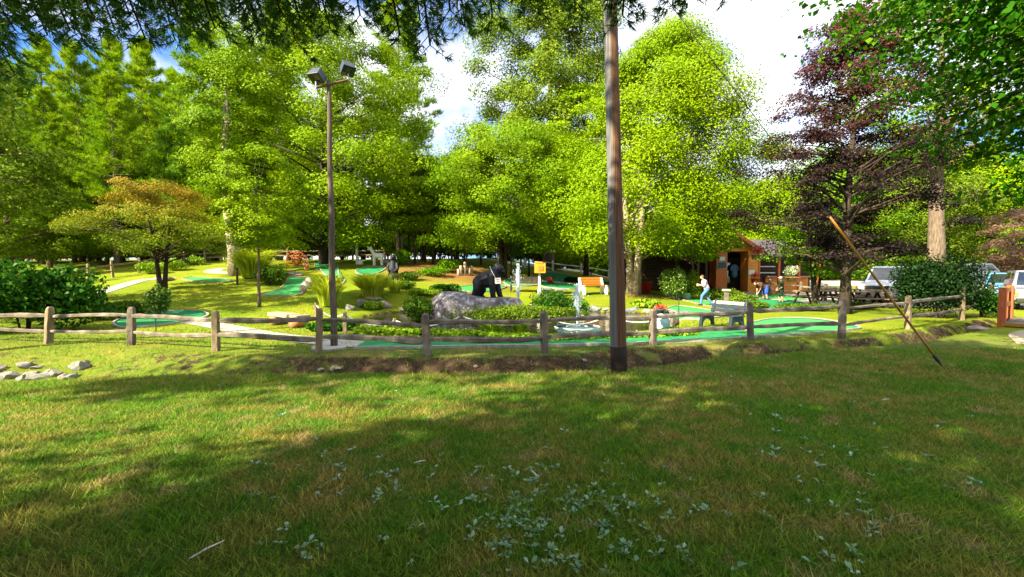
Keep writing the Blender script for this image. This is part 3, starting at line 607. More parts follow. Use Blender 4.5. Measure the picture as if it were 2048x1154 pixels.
mk_tree('small_tree', 'small tree with bent trunk in front of the dark cabin porch', GD(1392, 27), 9, 'maple2', 'bark', 2.5, 5.6, 2.6, 'umbrella', 80, 110, .17, .4, .13, 24, h=4.4, forks=3)
mk_tree('leaning_tree', 'loose leafed tree at the left edge of the view', GD(-120, 13.5), 10, 'oak', 'bark', 3.0, 9.5, 2.5, 'oval', 110, 90, .17, .42, .16, 30)
mk_tree('pink_tree', 'pinkish brown tree at the right edge behind the parked cars', GD(2025, 38), 11, 'pink', 'bark', .8, 6.5, 2.6, 'oval', 90, 80, .2, .5, .14, 30)
mk_tree('great_tree', 'tall tree with thick grey trunk behind the dark hedge', GD(1868, 29), 12, 'maple', 'bark', 8.5, 22, 6.0, 'oval', 190, 120, .24, .75, .52, 60, h=21)
mk_tree('maple_tree', 'small yellowish maple right of the floodlight pole', GD(845, 36), 13, 'maple2', 'barkdark', 2.6, 8.6, 3.9, 'dome', 70, 260, .18, .62, .17, 30, forks=3)
mk_tree('maple_tree', 'small maple beside the mulch bed left of the gorilla statue', GD(915, 37), 14, 'maple', 'barkdark', 2.6, 9.0, 3.4, 'dome', 60, 260, .18, .62, .15, 30, forks=2)
mk_tree('maple_tree', 'pale leaved tree between the gorilla statue and the cabin', GD(1172, 38), 15, 'maple2', 'barkdark', 3.0, 16.5, 5.4, 'dome', 190, 130, .24, .6, .2, 30)
mk_tree('oak_tree', 'leafy oak at the far left beyond the bush', GD(20, 28), 16, 'oak', 'bark', 1.2, 7, 3.8, 'dome', 170, 120, .22, .55, .25, 30)
# saplings with thin dark trunks: one mesh pair, copied
scr, scc = crown_mesh('crown', 21, M['maple'], 2.7, 6.2, 1.5, 'oval', 45, 90, .2, .4); swd = wood_mesh('trunk', 21, M['barkdark'], .085, 5.6, scc, 16, 2.6)
for px, d, s in [(800, 34, .9), (818, 35.5, 1.05), (830, 33.8, 1.0), (851, 35, .95), (866, 34.2, 1.05), (880, 36, 1), (903, 34.6, .9), (929, 35.4, 1.0), (962, 36, .9), (1022, 34, .85), (1042, 35, .9), (1058, 33.6, .95)]:
    t = tree('sapling', 'thin dark trunked sapling in the grove behind the gorilla statue', GD(px, d), scr, swd, rr_.uniform(0, 6), s, 'saplings in the grove')
# pines
PN = [pine_meshes(31, 22, 5.8, 'pine', .1, 150, 36, 9, .5, .06), pine_meshes(32, 19, 5.2, 'pine2', .06, 140, 34, 9, .5, .06), pine_meshes(33, 24, 5.4, 'pine', .22, 120, 36, 9, .5, .06)]
for px, d, s, k, lab in [(415, 37, 1.02, 2, 'tall white pine with bare upper trunk rising above the bronze topped tree'), (300, 40, .92, 0, 'white pine behind the bronze topped tree'), (165, 37, .84, 0, 'broad white pine in the left woods above the bush'),
                         (40, 40, .95, 1, 'bluish pine at the left edge of the woods'), (235, 33, .66, 0, 'shorter pine in front of the left pines'), (350, 35, .62, 1, 'young bluish pine just left of the pale trunk'), (800, 45, 1.22, 2, 'tall pine whose boughs stick out beside the sky gap'),
                         (500, 48, 1.1, 0, 'white pine behind the floodlit maple'), (-60, 36, 1, 0, 'pine cut off by the left picture edge'), (100, 32, .6, 0, 'small pine near the far left fence'), (-10, 31, .6, 2, 'low pine behind the leafy oak at the far left'), (560, 46, 1.15, 2, 'pine peeking over the maple left of the floodlights'), (95, 43, 1.0, 0, 'pine filling the gap above the far left bush'), (235, 43, 1.0, 0, 'pine between the two broad left pines'), (360, 45, 1.02, 1, 'bluish pine close behind the bare trunked pine')]:
    tree('white_pine', lab, GD(px, d), PN[k][0], PN[k][1], rr_.uniform(0, 6), s, 'white pines in the woods')
lf = [(crown_mesh('crown', 150 + i, M[lm], 1.0, 9.5, 3.6, 'dome', 110, 150, .21, .75, lumps=.3, flat=.5)) for i, lm in enumerate(('maple2', 'pine'))]
lw = [wood_mesh('trunk', 150 + i, M['bark'], .16, 8, lf[i][1], 24, 2) for i in range(2)]
for px, d, s, k, lab in [(5, 35, .9, 0, 'sunlit leafy tree behind the far left bush, at the picture edge'), (85, 34.5, .8, 1, 'sunlit soft tree above the far left bush'), (150, 36, 1.0, 0, 'sunlit leafy tree left of the bronze topped tree'), (215, 35, .85, 1, 'sunlit soft tree just behind the bronze topped tree, left'), (290, 37, 1.05, 0, 'sunlit leafy tree straight behind the bronze topped tree'), (365, 36.5, .95, 1, 'sunlit soft tree right of the bronze topped tree'), (425, 40, 1.1, 0, 'sunlit leafy tree behind the pale leaning trunk')]:
    tree('leafy_tree', lab, GD(px, d), lf[k][0], lw[k], rr_.uniform(0, 6), s, 'sunlit trees in front of the pines')
# pale bare trunk beside the tall grass on the left
m = MB(); b = GD(473, 27.5); t = thing('tall_trunk_tree', 'pale thick trunk leaning beside the tall grass on the left', 'tree', b)
m.tube([b + Vector((0, 0, -.1)), b + Vector((-.05, 0, 1.4)), b + Vector((-.35, 0, 4.0)), b + Vector((-.6, .3, 8)), b + Vector((-.7, .5, 13))], [.5, .42, .36, .28, .12], 10, True, .04, random.Random(3)); m.build('trunk', M['barkpale'], t, True)
c_, cc = crown_mesh('crown', 23, M['maple'], 4.7, 14.5, 2.6, 'oval', 130, 130, .2, .6); link('crown', c_, t)
# woods far behind
FC = []
for i, (lm, z1, rx, kd) in enumerate([('maple', 15, 5.2, 'dome'), ('maple2', 13, 4.6, 'oval'), ('green', 16, 5.6, 'dome'), ('oak', 18, 5.4, 'oval')]):
    c_, cc = crown_mesh('crown', 40 + i, M[lm], 1.2, z1, rx, kd, 95, 170, .34, 1.15, lumps=.35, flat=.55); FC.append((c_, wood_mesh('trunk', 40 + i, M['barkdark'], .25, z1 * .85, cc, 24, 3)))
rw = random.Random(4)
spots = []
for px in range(-330, 2440, 62): spots.append((px + rw.uniform(-25, 25), rw.uniform(54, 66)))
for px in range(-330, 640, 84): spots.append((px + rw.uniform(-25, 25), rw.uniform(47, 53)))
for px in range(1560, 2440, 80): spots.append((px + rw.uniform(-25, 25), rw.uniform(44, 52)))
for px, d in spots:
    k = rw.randrange(4); s = rw.uniform(.8, 1.15)
    top = 330 if 820 < px < 990 else (360 if 1380 < px < 1640 else (300 if px > 1640 else 170))
    b = GD(px, d); mh = CAMZ + (HOR - top) / F * d - b.z; zz = [15, 13, 16, 18][k]; s = min(s, mh / zz)
    side = 'left' if px < 640 else ('middle' if px < 1400 else 'right')
    tree('forest_tree', ('bright green domed ', 'yellow green ', 'deep green ', 'tall olive green ')[k] + {'left': 'leafy tree in the woods behind the left pines', 'middle': 'leafy tree in the woods beyond the gravel road, middle of the view', 'right': 'leafy tree in the woods beyond the car park on the right'}[side], b, FC[k][0], FC[k][1], rw.uniform(0, 6), s, 'woods on the ' + side)
# understorey shrubs in front of the woods
US = [shrub_mesh(60, M['shrubdark'], 2.2, 1.8, 2.6, 2600, .26), shrub_mesh(61, M['maple'], 2.0, 1.8, 2.4, 2400, .24), shrub_mesh(62, M['maple2'], 2.2, 2.0, 2.8, 2400, .24)]; UST = stems_mesh(60, 2.2, 2, 7, M['barkdark'], .03)
for px in list(range(-260, 660, 42)) + list(range(690, 1260, 30)) + list(range(1640, 2400, 55)):
    d = rw.uniform(40, 46)
    if px < 1300: d = 49 + rw.uniform(-1.5, 3)
    k = rw.randrange(3); kd = ('dark green ', 'mid green ', 'yellow green ')[k]; t = thing('understorey_bush', kd + 'leafy bush at the foot of the woods, left side' if px < 660 else kd + 'leafy bush at the foot of the woods behind the sapling grove' if px < 1300 else kd + 'leafy bush at the foot of the woods, right side', 'bush', GD(px, d), rw.uniform(0, 6), 'bushes at the foot of the woods'); t.scale = (rw.uniform(.8, 1.4) * (1.25 if 660 < px < 1300 else 1),) * 3
    link('foliage', US[k], t); link('stem', UST, t)
# shade trees behind the camera (they throw the shade on the lawn)
SH = [crown_mesh('crown', 80, M['oak'], 4, 15, 4.6, 'dome', 170, 46, .42, .9), crown_mesh('crown', 81, M['oak'], 3.5, 13, 4.2, 'oval', 150, 46, .42, .9)]
SHW = [wood_mesh('trunk', 80 + i, M['bark'], .32, 12, SH[i][1], 20, 4) for i in range(2)]
for x, y, k, s in [(-6, -5.5, 0, 1.0), (2.5, -5.5, 1, 1.0), (-14, -11, 1, 1.1), (-8.2, -4.4, 1, .75), (-11, -13, 0, 1.1)]:
    tree('shade_tree', 'shade tree standing behind the viewpoint', onpt(x, y), SH[k][0], SHW[k], x, s, 'shade trees behind the viewpoint')
hc = [crown_mesh('crown', 82, M['oak'], 9, 14, 2.7, 'oval', 55, 36, .42, .75), crown_mesh('crown', 83, M['oak'], 4.5, 9.5, 3.0, 'oval', 44, 34, .42, .8), crown_mesh('crown', 84, M['oak'], 12, 17, 2.9, 'oval', 50, 34, .42, .8)]
for x, y, k in ((-5.6, -1.3, 0), (-14.8, -.4, 0), (-18.5, 4, 2), (-25, 9, 1), (-24, 13, 1)):
    tree('shade_tree', 'high crowned shade tree outside the view on the left', onpt(x, y), hc[k][0], wood_mesh('trunk', 82 + k, M['bark'], .22, (12, 8, 15)[k], hc[k][1], 16, 4), x, 1, 'shade trees outside the left edge')
# near pine overhead: trunk behind the viewpoint, limbs reaching over the lawn
def near_pine():
    rg = np.random.default_rng(9); rp = random.Random(9); b = onpt(-.6, -3.2); t = thing('overhanging_pine', 'dark pine boughs hanging into the top of the view', 'pine tree', b)
    m = MB(); m.tube([b + Vector((0, 0, -.1)), b + Vector((.05, 0, 4)), b + Vector((0, .05, 8)), b + Vector((.1, 0, 13))], [.3, .25, .18, .05], 10, True, .04, rp)
    Cs, Ds = [], []
    ends = [(30, 60, 4.6, 6.6), (95, 70, 5.6, 7), (190, 40, 4.4, 6.6), (290, 75, 5.0, 7.2), (355, 30, 4.2, 6.4), (430, 55, 4.9, 6.8), (520, 60, 4.4, 6.6), (590, 80, 5.0, 7.4), (640, 20, 4.4, 6.4), (560, 20, 4.0, 6.0), (720, 30, 4.8, 6.9), (800, 70, 4.6, 6.7), (860, 90, 4.9, 7.0), (900, 20, 4.3, 6.4),
            (985, 35, 5.0, 7.2), (1060, 5, 4.6, 6.6), (1150, 20, 5.2, 7.2), (1245, 30, 4.6, 6.4), (1345, 10, 5.0, 6.8), (1470, -25, 4.6, 6.4), (1580, -40, 4.6, 6.4), (30, 150, 6.4, 7.4), (-60, 130, 6.0, 7), (460, -20, 4.4, 6.3), (250, -20, 4.4, 6.4), (120, -10, 4.6, 6.4), (700, -30, 4.3, 6.2), (980, -30, 4.4, 6.2), (500, 30, 5.4, 7.4), (540, 75, 5.6, 7.6), (600, 40, 4.7, 6.8), (480, 10, 5.0, 7), (390, 60, 5.6, 7.4), (230, 60, 5.2, 7.2), (140, 60, 5.0, 7.0), (60, 20, 5.2, 7.0), (320, 10, 4.8, 6.8), (660, 55, 5.2, 7.2), (760, 10, 4.6, 6.6), (840, 40, 5.3, 7.2), (930, 50, 5.4, 7.3), (20, 110, 5.8, 7.2), (1240, -10, 4.4, 6.4), (1390, -20, 4.5, 6.4), (80, 40, 6.0, 7.4), (170, 90, 6.2, 7.6), (260, 30, 5.8, 7.4), (350, 80, 6.2, 7.6), (440, 30, 6.0, 7.6), (10, 30, 5.6, 7.2), (-20, 190, 6.6, 7.6)]
    for ex, ey, d, z in ends:
        e = P(ex, ey, d); s = Vector((b.x, b.y, z + .3)); mid = s.lerp(e, .55) + Vector((rp.uniform(-.3, .3), 0, .55)); ln = smooth_line([s, mid, e], .11)
        n = len(ln); m.tube(ln[::3] + [ln[-1]], [.035 * (1 - .85 * i / (len(ln[::3]))) + .004 for i in range(len(ln[::3]) + 1)], 5, False)
        for i in range(int(n * .30), n):
            for sd in (-1, 1):
                f = (i - n * .3) / (n * .7); dd = (ln[min(i + 1, n - 1)] - ln[i - 1]).normalized(); lat = Vector((-dd.y, dd.x, 0)).normalized() * sd
                tl = rp.uniform(.22, .62) * (1.15 - .75 * f); tip = ln[i] + (lat * .8 + dd * .7).normalized() * tl + Vector((0, 0, rp.uniform(-.22, .02) * tl * 1.5))
                m.tube([ln[i], tip], [.006, .003], 3, False)
                k = max(5, int(tl / .035)); ts = rg.uniform(.25, 1.05, k); a = np.array(ln[i]); c = np.array(tip); p = a + np.outer(ts, c - a) + rg.normal(0, .015, (k, 3)); Cs.append(p)
                q = (c - a) / np.linalg.norm(c - a); Ds.append(np.repeat(q[None], k, 0))
        if ey > 0:
            for k_ in range(2):                       # bare hanging twigs
                a = ln[int(n * rp.uniform(.6, .98))]; q = a + Vector((rp.uniform(-.12, .2), rp.uniform(-.1, .1), -rp.uniform(.12, .4))); m.tube([a, a.lerp(q, .5) + Vector((.02, 0, 0)), q], [.005, .004, .002], 3, False)
                Cs.append(np.array([q]) + rg.normal(0, .01, (3, 3))); Ds.append(np.repeat(np.array([[.2, 0, -.9]]), 3, 0))
    V, Fc = needle_fan(rg, np.concatenate(Cs), np.concatenate(Ds), 8, .12, .013, 1.05)
    V -= np.array(b); link('crown', npmesh('crown', V, Fc, M['nearpine']), t); m.build('trunk', M['barkdark'], t)
    return len(Fc)
print('near pine tris', near_pine())
# near broad leaved tree at the upper right
def near_right():
    rg = np.random.default_rng(12); rp = random.Random(12); b = onpt(13.5, 4.5); t = thing('overhanging_tree', 'green branches hanging into the upper right corner', 'tree', b)
    m = MB(); m.tube([b + Vector((0, 0, -.1)), b + Vector((-.1, 0, 3)), b + Vector((0, .1, 7)), b + Vector((.1, 0, 11))], [.35, .3, .2, .06], 10, True, .04, rp); Cs, Os = [], []
    ends = [(1640, -20, 7.5), (1700, 40, 8), (1760, -30, 7), (1790, 90, 7.6), (1850, 30, 7), (1850, 150, 8.5), (1880, 240, 9), (1920, 100, 7), (1960, 190, 8), (2000, 40, 6.6), (1830, 300, 9.5), (1910, 330, 9), (1980, 300, 8.6), (2040, 380, 8), (2040, 120, 6.6), (2060, 240, 7.4), (2090, 330, 7), (1990, 400, 9), (1850, 200, 9), (2100, 30, 6), (2110, 170, 6), (1900, -40, 6.6), (1940, 270, 9.5), (1870, 80, 8.2), (1925, 30, 7.6), (1955, 130, 9), (2010, 250, 9.4), (2030, 310, 9.8), (1660, 90, 9), (1730, 150, 9.4), (1780, 210, 10), (1810, 10, 8), (1980, 90, 8.4), (2040, 60, 8), (1900, 170, 9.6), (1960, 240, 10)]
    for ex, ey, d in ends:
        e = P(ex, ey, d); s = Vector((b.x, b.y + .1, max(3.2, min(e.z + .6, 9)))); mid = s.lerp(e, .5) + Vector((0, rp.uniform(-.3, .3), .4)); ln = smooth_line([s, mid, e], .2); n = len(ln)
        m.tube(ln[::3] + [ln[-1]], [.045 * (1 - .85 * i / len(ln[::3])) + .004 for i in range(len(ln[::3]) + 1)], 5, False)
        for i in range(int(n * .35), n):
            k = 36; p = np.array(ln[i]) + rg.normal(size=(k, 3)) * np.array((.34, .34, .13)); Cs.append(p); dd = (ln[min(i + 1, n - 1)] - ln[i - 1]).normalized(); Os.append(np.repeat(np.array([[dd.x, dd.y, dd.z]]), k, 0))
    C = np.concatenate(Cs); O = np.concatenate(Os); n = len(C); A = O * .5 + rg.normal(size=(n, 3)) * .7; A[:, 2] -= .35; Nn = np.array((0, 0, 1.)) + rg.normal(size=(n, 3)) * .45; s = .125 * rg.uniform(.5, 1.25, n)
    V, Fc = leaf_quads(C - np.array(b), A, Nn, s, s * .75); link('crown', npmesh('crown', V, Fc, M['right']), t); m.build('trunk', M['barkdark'], t); return n
print('near right leaves', near_right())
# ------------------------------------------------------------------ fences
def hewn(a, b, hh, wd, rg, n=10):
    m = MB(); a = Vector(a); b = Vector(b); d = (b - a).normalized(); sd = d.cross(Vector((0, 0, 1))).normalized(); up = sd.cross(d); prof = [(-.5, -.3), (-.1, -.5), (.45, -.35), (.5, .2), (.1, .5), (-.4, .38)]
    ph = rg.uniform(0, 6); tw = rg.uniform(-.25, .25)
    for i in range(n):
        t = i / (n - 1); c = a.lerp(b, t) + up * .02 * sin(ph + t * 4) + sd * .015 * sin(ph * 2 + t * 5); k = .62 if i in (0, n - 1) else 1.0 + rg.uniform(-.1, .1); an = tw * (t - .5)
        for x, z in prof:
            x, z = x * cos(an) - z * sin(an), x * sin(an) + z * cos(an); m.v.append(tuple(c + sd * x * wd * (1 + rg.uniform(-.18, .18)) + up * z * hh * k * (1 + rg.uniform(-.2, .2))))
    for i in range(n - 1):
        for k in range(6): q = i * 6; m.f.append((q + k, q + (k + 1) % 6, q + 6 + (k + 1) % 6, q + 6 + k))
    m.f.append((5, 4, 3, 2, 1, 0)); m.f.append(tuple((n - 1) * 6 + k for k in range(6))); return m
def post_mb(base, top, wd, rg):
    m = MB(); base = Vector(base); top = Vector(top); hs = [0, .3, .6, .86, .96, 1.0]; ks = [1.05, 1.0, 1.0, .97, .85, .55]; yaw = rg.uniform(-.5, .5); prof = [(-.5, -.42), (-.42, -.5), (.42, -.5), (.5, -.42), (.5, .42), (.42, .5), (-.42, .5), (-.5, .42)]
    for h, k in zip(hs, ks):
        c = base.lerp(top, h)
        for x, y in prof:
            j = 1 + rg.uniform(-.05, .05); x_, y_ = (x * cos(yaw) - y * sin(yaw)) * wd * k * j, (x * sin(yaw) + y * cos(yaw)) * wd * k * j; m.v.append((c.x + x_, c.y + y_, c.z))
    for i in range(5):
        for k in range(8): q = i * 8; m.f.append((q + k, q + (k + 1) % 8, q + 8 + (k + 1) % 8, q + 8 + k))
    m.f.append(tuple(40 + k for k in range(8))); return m
def fence(label, posts, heights, fr=(.74, .38), pw=.13, rh=.10, rw_=.065, pm='fence', rm='fence', seed=1, jit=.03, skip=(), lead=None):
    rg = random.Random(seed); posts = [Vector(p) for p in posts]; t = thing('split_rail_fence', label, 'fence', posts[0]); hs = heights if hasattr(heights, '__len__') else [heights] * len(posts); tops = []
    for i, (p, h) in enumerate(zip(posts, hs)):
        q = p + Vector((rg.uniform(-.05, .05), rg.uniform(-.05, .05), h)); tops.append(q); post_mb(p - Vector((0, 0, .12)), q, pw * rg.uniform(.93, 1.08), rg).build('post', M[pm[i % len(pm)] if isinstance(pm, list) else pm], t)
    for i in range(len(posts) - 1):
        for f in fr:
            if (i, f) in skip: continue
            a = posts[i].lerp(tops[i], f + rg.uniform(-jit, jit)); b = posts[i + 1].lerp(tops[i + 1], f + rg.uniform(-jit, jit)); hewn(a, b, rh * rg.uniform(.8, 1.25), rw_, rg).build('rail', M[rm[(i + int(f * 10)) % len(rm)] if isinstance(rm, list) else rm], t)
    return t
fp = [(-70, 684, 75), (96, 687, 74), (262, 692, 77), (432, 702, 82), (637, 709, 92), (855, 713, 85), (1090, 707, 85), (1306, 691, 73), (1502, 681, 76), (1683, 678, 84), (1815, 659, 68), (1923, 640, 66), (1979, 628, 62)]
pts = []; hts = []
for px, by, hp in fp:
    d = CAMZ * F / (by - HOR); g = GD(px, d); pts.append(g); hts.append(hp * d / F)
fence('weathered split rail fence running along the near side of the golf course', pts, hts, (.76, .36), pm=['fence', 'fencetan', 'fence', 'fencetan', 'fencetan', 'fence', 'fence', 'fence', 'fence', 'fence', 'fencetan', 'fencetan'], rm=['fence'], seed=3)
fence('split rail fence climbing the left lawn behind the bronze topped tree', [G(130, 572), G(178, 563), G(226, 555), G(278, 546), G(322, 538), G(368, 530), G(410, 526), G(470, 522)], 1.05, pm='fencetan', rm='fencetan', seed=4)
fence('sunlit split rail fence along the road at the far left', [onpt(x, 38.5 + .02 * x) for x in np.arange(-52, -11, 2.9)], 1.1, pm='fencetan', rm='fencetan', seed=5, pw=.16)
fence('pale rail fence beside the gravel lot behind the yellow box post', [onpt(x, 39.5) for x in np.arange(1.2, 14, 2.6)], .95, (.72,), pm='white', rm='white', seed=6, pw=.16)
fence('grey log rail fence around the cafe terrace and picnic tables', [G(1493, 582), G(1540, 591), G(1600, 598), G(1650, 602), G(1700, 605)], [.85, 1.1, 1.05, 1.0, 1.0], pm='fence', rm='fence', seed=7)
rope_t = thing('rope_railing', 'low posts joined by sagging white rope around the pond', 'railing', G(690, 690))
rp_ = [G(632, 640), G(690, 668), GD(790, 12.0), GD(923, 11.3), GD(1092, 10.9), GD(1215, 11.3), GD(1345, 11.8)]; rg = random.Random(8)
for p in rp_: post_mb(p - Vector((0, 0, .1)), p + Vector((0, 0, .62)), .10, rg).build('post', M['fencetan'] if p.x < -3 else M['fence'], rope_t)
for a, b in zip(rp_[:-1], rp_[1:]):
    q = [a.lerp(b, k / 10) + Vector((0, 0, .55 - .55 * .62 * 4 * (k / 10) * (1 - k / 10) * .62)) for k in range(11)]; MB().tube(q, .02, 6).build('rope', M['rope'], rope_t, True)
m = MB()
# ------------------------------------------------------------------ utility pole, guy wire, light pole, power lines
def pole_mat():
    m, t, out = new_mat('weathered_skylit_pole'); tcn = t.nodes.new('ShaderNodeTexCoord'); sp = t.nodes.new('ShaderNodeSeparateXYZ'); t.links.new(tcn.outputs['Normal'], sp.inputs[0])
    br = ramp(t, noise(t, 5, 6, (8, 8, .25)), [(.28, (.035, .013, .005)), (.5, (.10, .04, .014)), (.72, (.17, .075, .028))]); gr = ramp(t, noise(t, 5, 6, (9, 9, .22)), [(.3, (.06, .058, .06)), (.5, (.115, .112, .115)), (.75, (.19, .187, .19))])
    mr = t.nodes.new('ShaderNodeMapRange'); mr.inputs['From Min'].default_value = -.45; mr.inputs['From Max'].default_value = -.2; t.links.new(sp.outputs['X'], mr.inputs['Value']); col = mixc(t, mr.outputs[0], gr, br)  # weathered wood, with sky-lit grey painted on the left-facing side by normal
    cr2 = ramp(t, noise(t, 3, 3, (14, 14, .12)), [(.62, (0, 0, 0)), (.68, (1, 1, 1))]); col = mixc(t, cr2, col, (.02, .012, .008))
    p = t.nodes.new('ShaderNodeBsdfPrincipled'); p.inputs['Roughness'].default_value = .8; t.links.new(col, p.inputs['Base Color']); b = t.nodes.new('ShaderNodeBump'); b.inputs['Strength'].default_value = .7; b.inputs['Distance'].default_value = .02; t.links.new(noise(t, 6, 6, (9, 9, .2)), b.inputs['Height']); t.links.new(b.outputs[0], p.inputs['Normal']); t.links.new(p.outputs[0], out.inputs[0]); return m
b = G(1238, 746); top = P(1216, -190, b.y + .1); t = thing('utility_pole', 'tall bare wooden utility pole standing in the foreground lawn', 'utility pole', b)
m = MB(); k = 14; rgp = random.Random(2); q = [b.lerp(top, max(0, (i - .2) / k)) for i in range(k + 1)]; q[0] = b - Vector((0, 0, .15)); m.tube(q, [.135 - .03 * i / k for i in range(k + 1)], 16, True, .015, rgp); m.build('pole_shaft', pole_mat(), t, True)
m = MB(); m.tube([b - Vector((0, 0, .1)), b.lerp(top, .03), b.lerp(top, .058)], [.142, .139, .136], 16, True, .012, rgp); m.build('tarred_foot', M['tar'], t, True)
c = b.lerp(top, .80); m = MB(); m.box(c + Vector((.13, -.02, 0)), (.07, .08, .12)); m.build('bracket', M['bluegrey'], t)
c = b.lerp(top, .12); m = MB(); m.box(c + Vector((.13, -.03, .8)), (.02, .03, .06)); m.build('staple_tag', M['white'], t)
an = G(1887, 736); tp = b.lerp(top, .965); t = thing('guy_wire', 'guy wire with long yellow guard slanting down to the right lawn', 'guy wire', an); dv = (tp - an)
MB().tube([an + dv * .02, tp], .007, 5).build('cable', M['wire'], t); s0, s1 = .032, .355
MB().tube([an + dv * (s0 + (s1 - s0) * i / 8) + Vector((0, 0, -.012 * sin(pi * i / 8))) for i in range(9)], .019, 8).build('guard', M['yellow'], t, True)
MB().tube([an - dv * .012, an + dv * .012], .012, 6).tube([an + dv * .01, an + dv * .018, an + dv * .026, an + dv * .034], [.015, .032, .032, .012], 8).build('anchor_rod', M['blackmetal'], t)
b = G(668, 697); top = P(657, 162, b.y); t = thing('light_pole', 'slim grey wooden pole carrying two floodlights beyond the fence', 'light pole', b); ht = (top - b).length
q = [b.lerp(top, i / 12) + Vector((.012 * sin(i * 1.3), 0, 0)) for i in range(13)]; q[0] -= Vector((0, 0, .1)); MB().tube(q, [.078 - .034 * i / 12 for i in range(13)], 12, True, .03, random.Random(4)).build('pole_shaft', M['polegrey'], t, True)
m = MB(); m.lathe([(.0, -.03), (.36, -.03), (.37, .03), (.33, .05), (.0, .05)], b + Vector((-.08, -.05, .02)), 14); m.build('concrete_pad', M['concrete'], t)
a0, a1 = P(632, 175, b.y - .15), P(696, 160, b.y + .15); MB().tube([a0, a1], .028, 8).build('cross_arm', M['polewood'], t)
for (e, yaw, pit, sx) in ((a0, .25, .55, -1), (a1, .75, .62, 1)):
    h = thing_part = None
    m = MB(); m.tube([e + Vector((0, 0, -.03)), e + Vector((0, 0, .14))], .02, 6); st = m.build('lamp_bracket', M['greymetal'], t)
    rot = Matrix.Rotation(yaw * sx, 3, 'Z') @ Matrix.Rotation(-pit, 3, 'X'); c = e + Vector((-.02 * sx, .02, .27)); m = MB(); m.box(c, (.29, .25, .23), rot, .78); o = m.build('floodlight', M['bluegrey'], t, bevel=.012)
    m = MB(); m.box(c + rot @ Vector((0, 0, -.118)), (.25, .21, .012), rot); m.build('lamp_glass', M['glass'], o)
    m = MB(); m.box(c + rot @ Vector((0, .118, 0)), (.27, .02, .22), rot); m.build('cooling_plate', M['blackmetal'], o)
for i, (pa, pb, lab) in enumerate([((-40, 28, 11), (395, 336, 38), 'upper power line crossing the trees at the upper left'), ((-10, -20, 10), (378, 300, 38), 'steep power line starting at the upper left corner'), ((60, 20, 12), (470, 318, 40), 'power line ending lowest to the right before the maple'), ((-30, 105, 11), (290, 322, 38), 'lowest power line at the left picture edge')]):
    a, c = P(*pa), P(*pb); q = [a.lerp(c, k / 24) - Vector((0, 0, 1.0 * 4 * (k / 24) * (1 - k / 24) * .55)) for k in range(25)]; m = MB(); m.tube(q, .012, 5); tag(m.build('power_line', M['wire']), lab, 'power line', 'power lines')
# ------------------------------------------------------------------ blobs: gorilla statue and people
def sph(m, c, r, n=10):
    r = (r, r, r) if not hasattr(r, '__len__') else r; b0 = len(m.v); c = Vector(c); k = 6
    m.v.append(tuple(c + Vector((0, 0, -r[2]))))
    for i in range(1, k):
        a = -pi / 2 + pi * i / k
        for j in range(n): m.v.append((c.x + r[0] * cos(a) * cos(2 * pi * j / n), c.y + r[1] * cos(a) * sin(2 * pi * j / n), c.z + r[2] * sin(a)))
    m.v.append(tuple(c + Vector((0, 0, r[2])))); e = len(m.v) - 1
    for j in range(n): m.f.append((b0, b0 + 1 + (j + 1) % n, b0 + 1 + j)); m.f.append((e, e - n + j, e - n + (j + 1) % n))
    for i in range(k - 2):
        for j in range(n): q = b0 + 1 + i * n; m.f.append((q + j, q + (j + 1) % n, q + n + (j + 1) % n, q + n + j))
def limb(m, pts, rad):
    m.tube(pts, rad, 10, True)
    for p, r in zip(pts, rad): sph(m, p, r * .995)
def blob(m, name, mat, parent, voxel, smooth=4):
    o = m.build(name, mat, parent, True, world=False); r = o.modifiers.new('skin', 'REMESH'); r.mode = 'VOXEL'; r.voxel_size = voxel; r.use_smooth_shade = True
    s = o.modifiers.new('smooth', 'SMOOTH'); s.factor = .5; s.iterations = smooth; return o
bv = np.array([tuple(v.co) for v in bme.vertices]) + np.array((-1.05, 16.6, -.4))
def rocktop(x, y):
    k = np.hypot(bv[:, 0] - x, bv[:, 1] - y) < .3; return float(bv[k][:, 2].max()) if k.any() else .5
gx, gy_ = (978 - CX) / F * 16.5, 16.45; gz = rocktop(gx, gy_) - .05
t = thing('gorilla_statue', 'black gorilla statue on all fours on the big pond boulder', 'statue', (gx, gy_, gz), -.2); t.scale = (.93, .93, .93); m = MB()
limb(m, [(-.46, 0, .66), (-.30, 0, .76), (-.05, 0, .82), (.20, 0, .92)], [.26, .285, .29, .31]); sph(m, (.18, 0, .84), (.33, .34, .36)); sph(m, (-.42, 0, .62), (.28, .29, .29)); sph(m, (-.08, 0, .66), (.34, .26, .25))
limb(m, [(.22, 0, 1.02), (.38, 0, 1.14)], [.27, .22]); sph(m, (.44, 0, 1.20), (.22, .19, .2)); sph(m, (.36, 0, 1.34), (.17, .12, .12)); sph(m, (.60, 0, 1.10), (.115, .13, .10)); sph(m, (.58, 0, 1.24), (.08, .155, .045)); sph(m, (.40, .19, 1.20), (.04, .03, .055)); sph(m, (.40, -.19, 1.20), (.04, .03, .055)); sph(m, (.62, 0, 1.04), (.10, .11, .05))
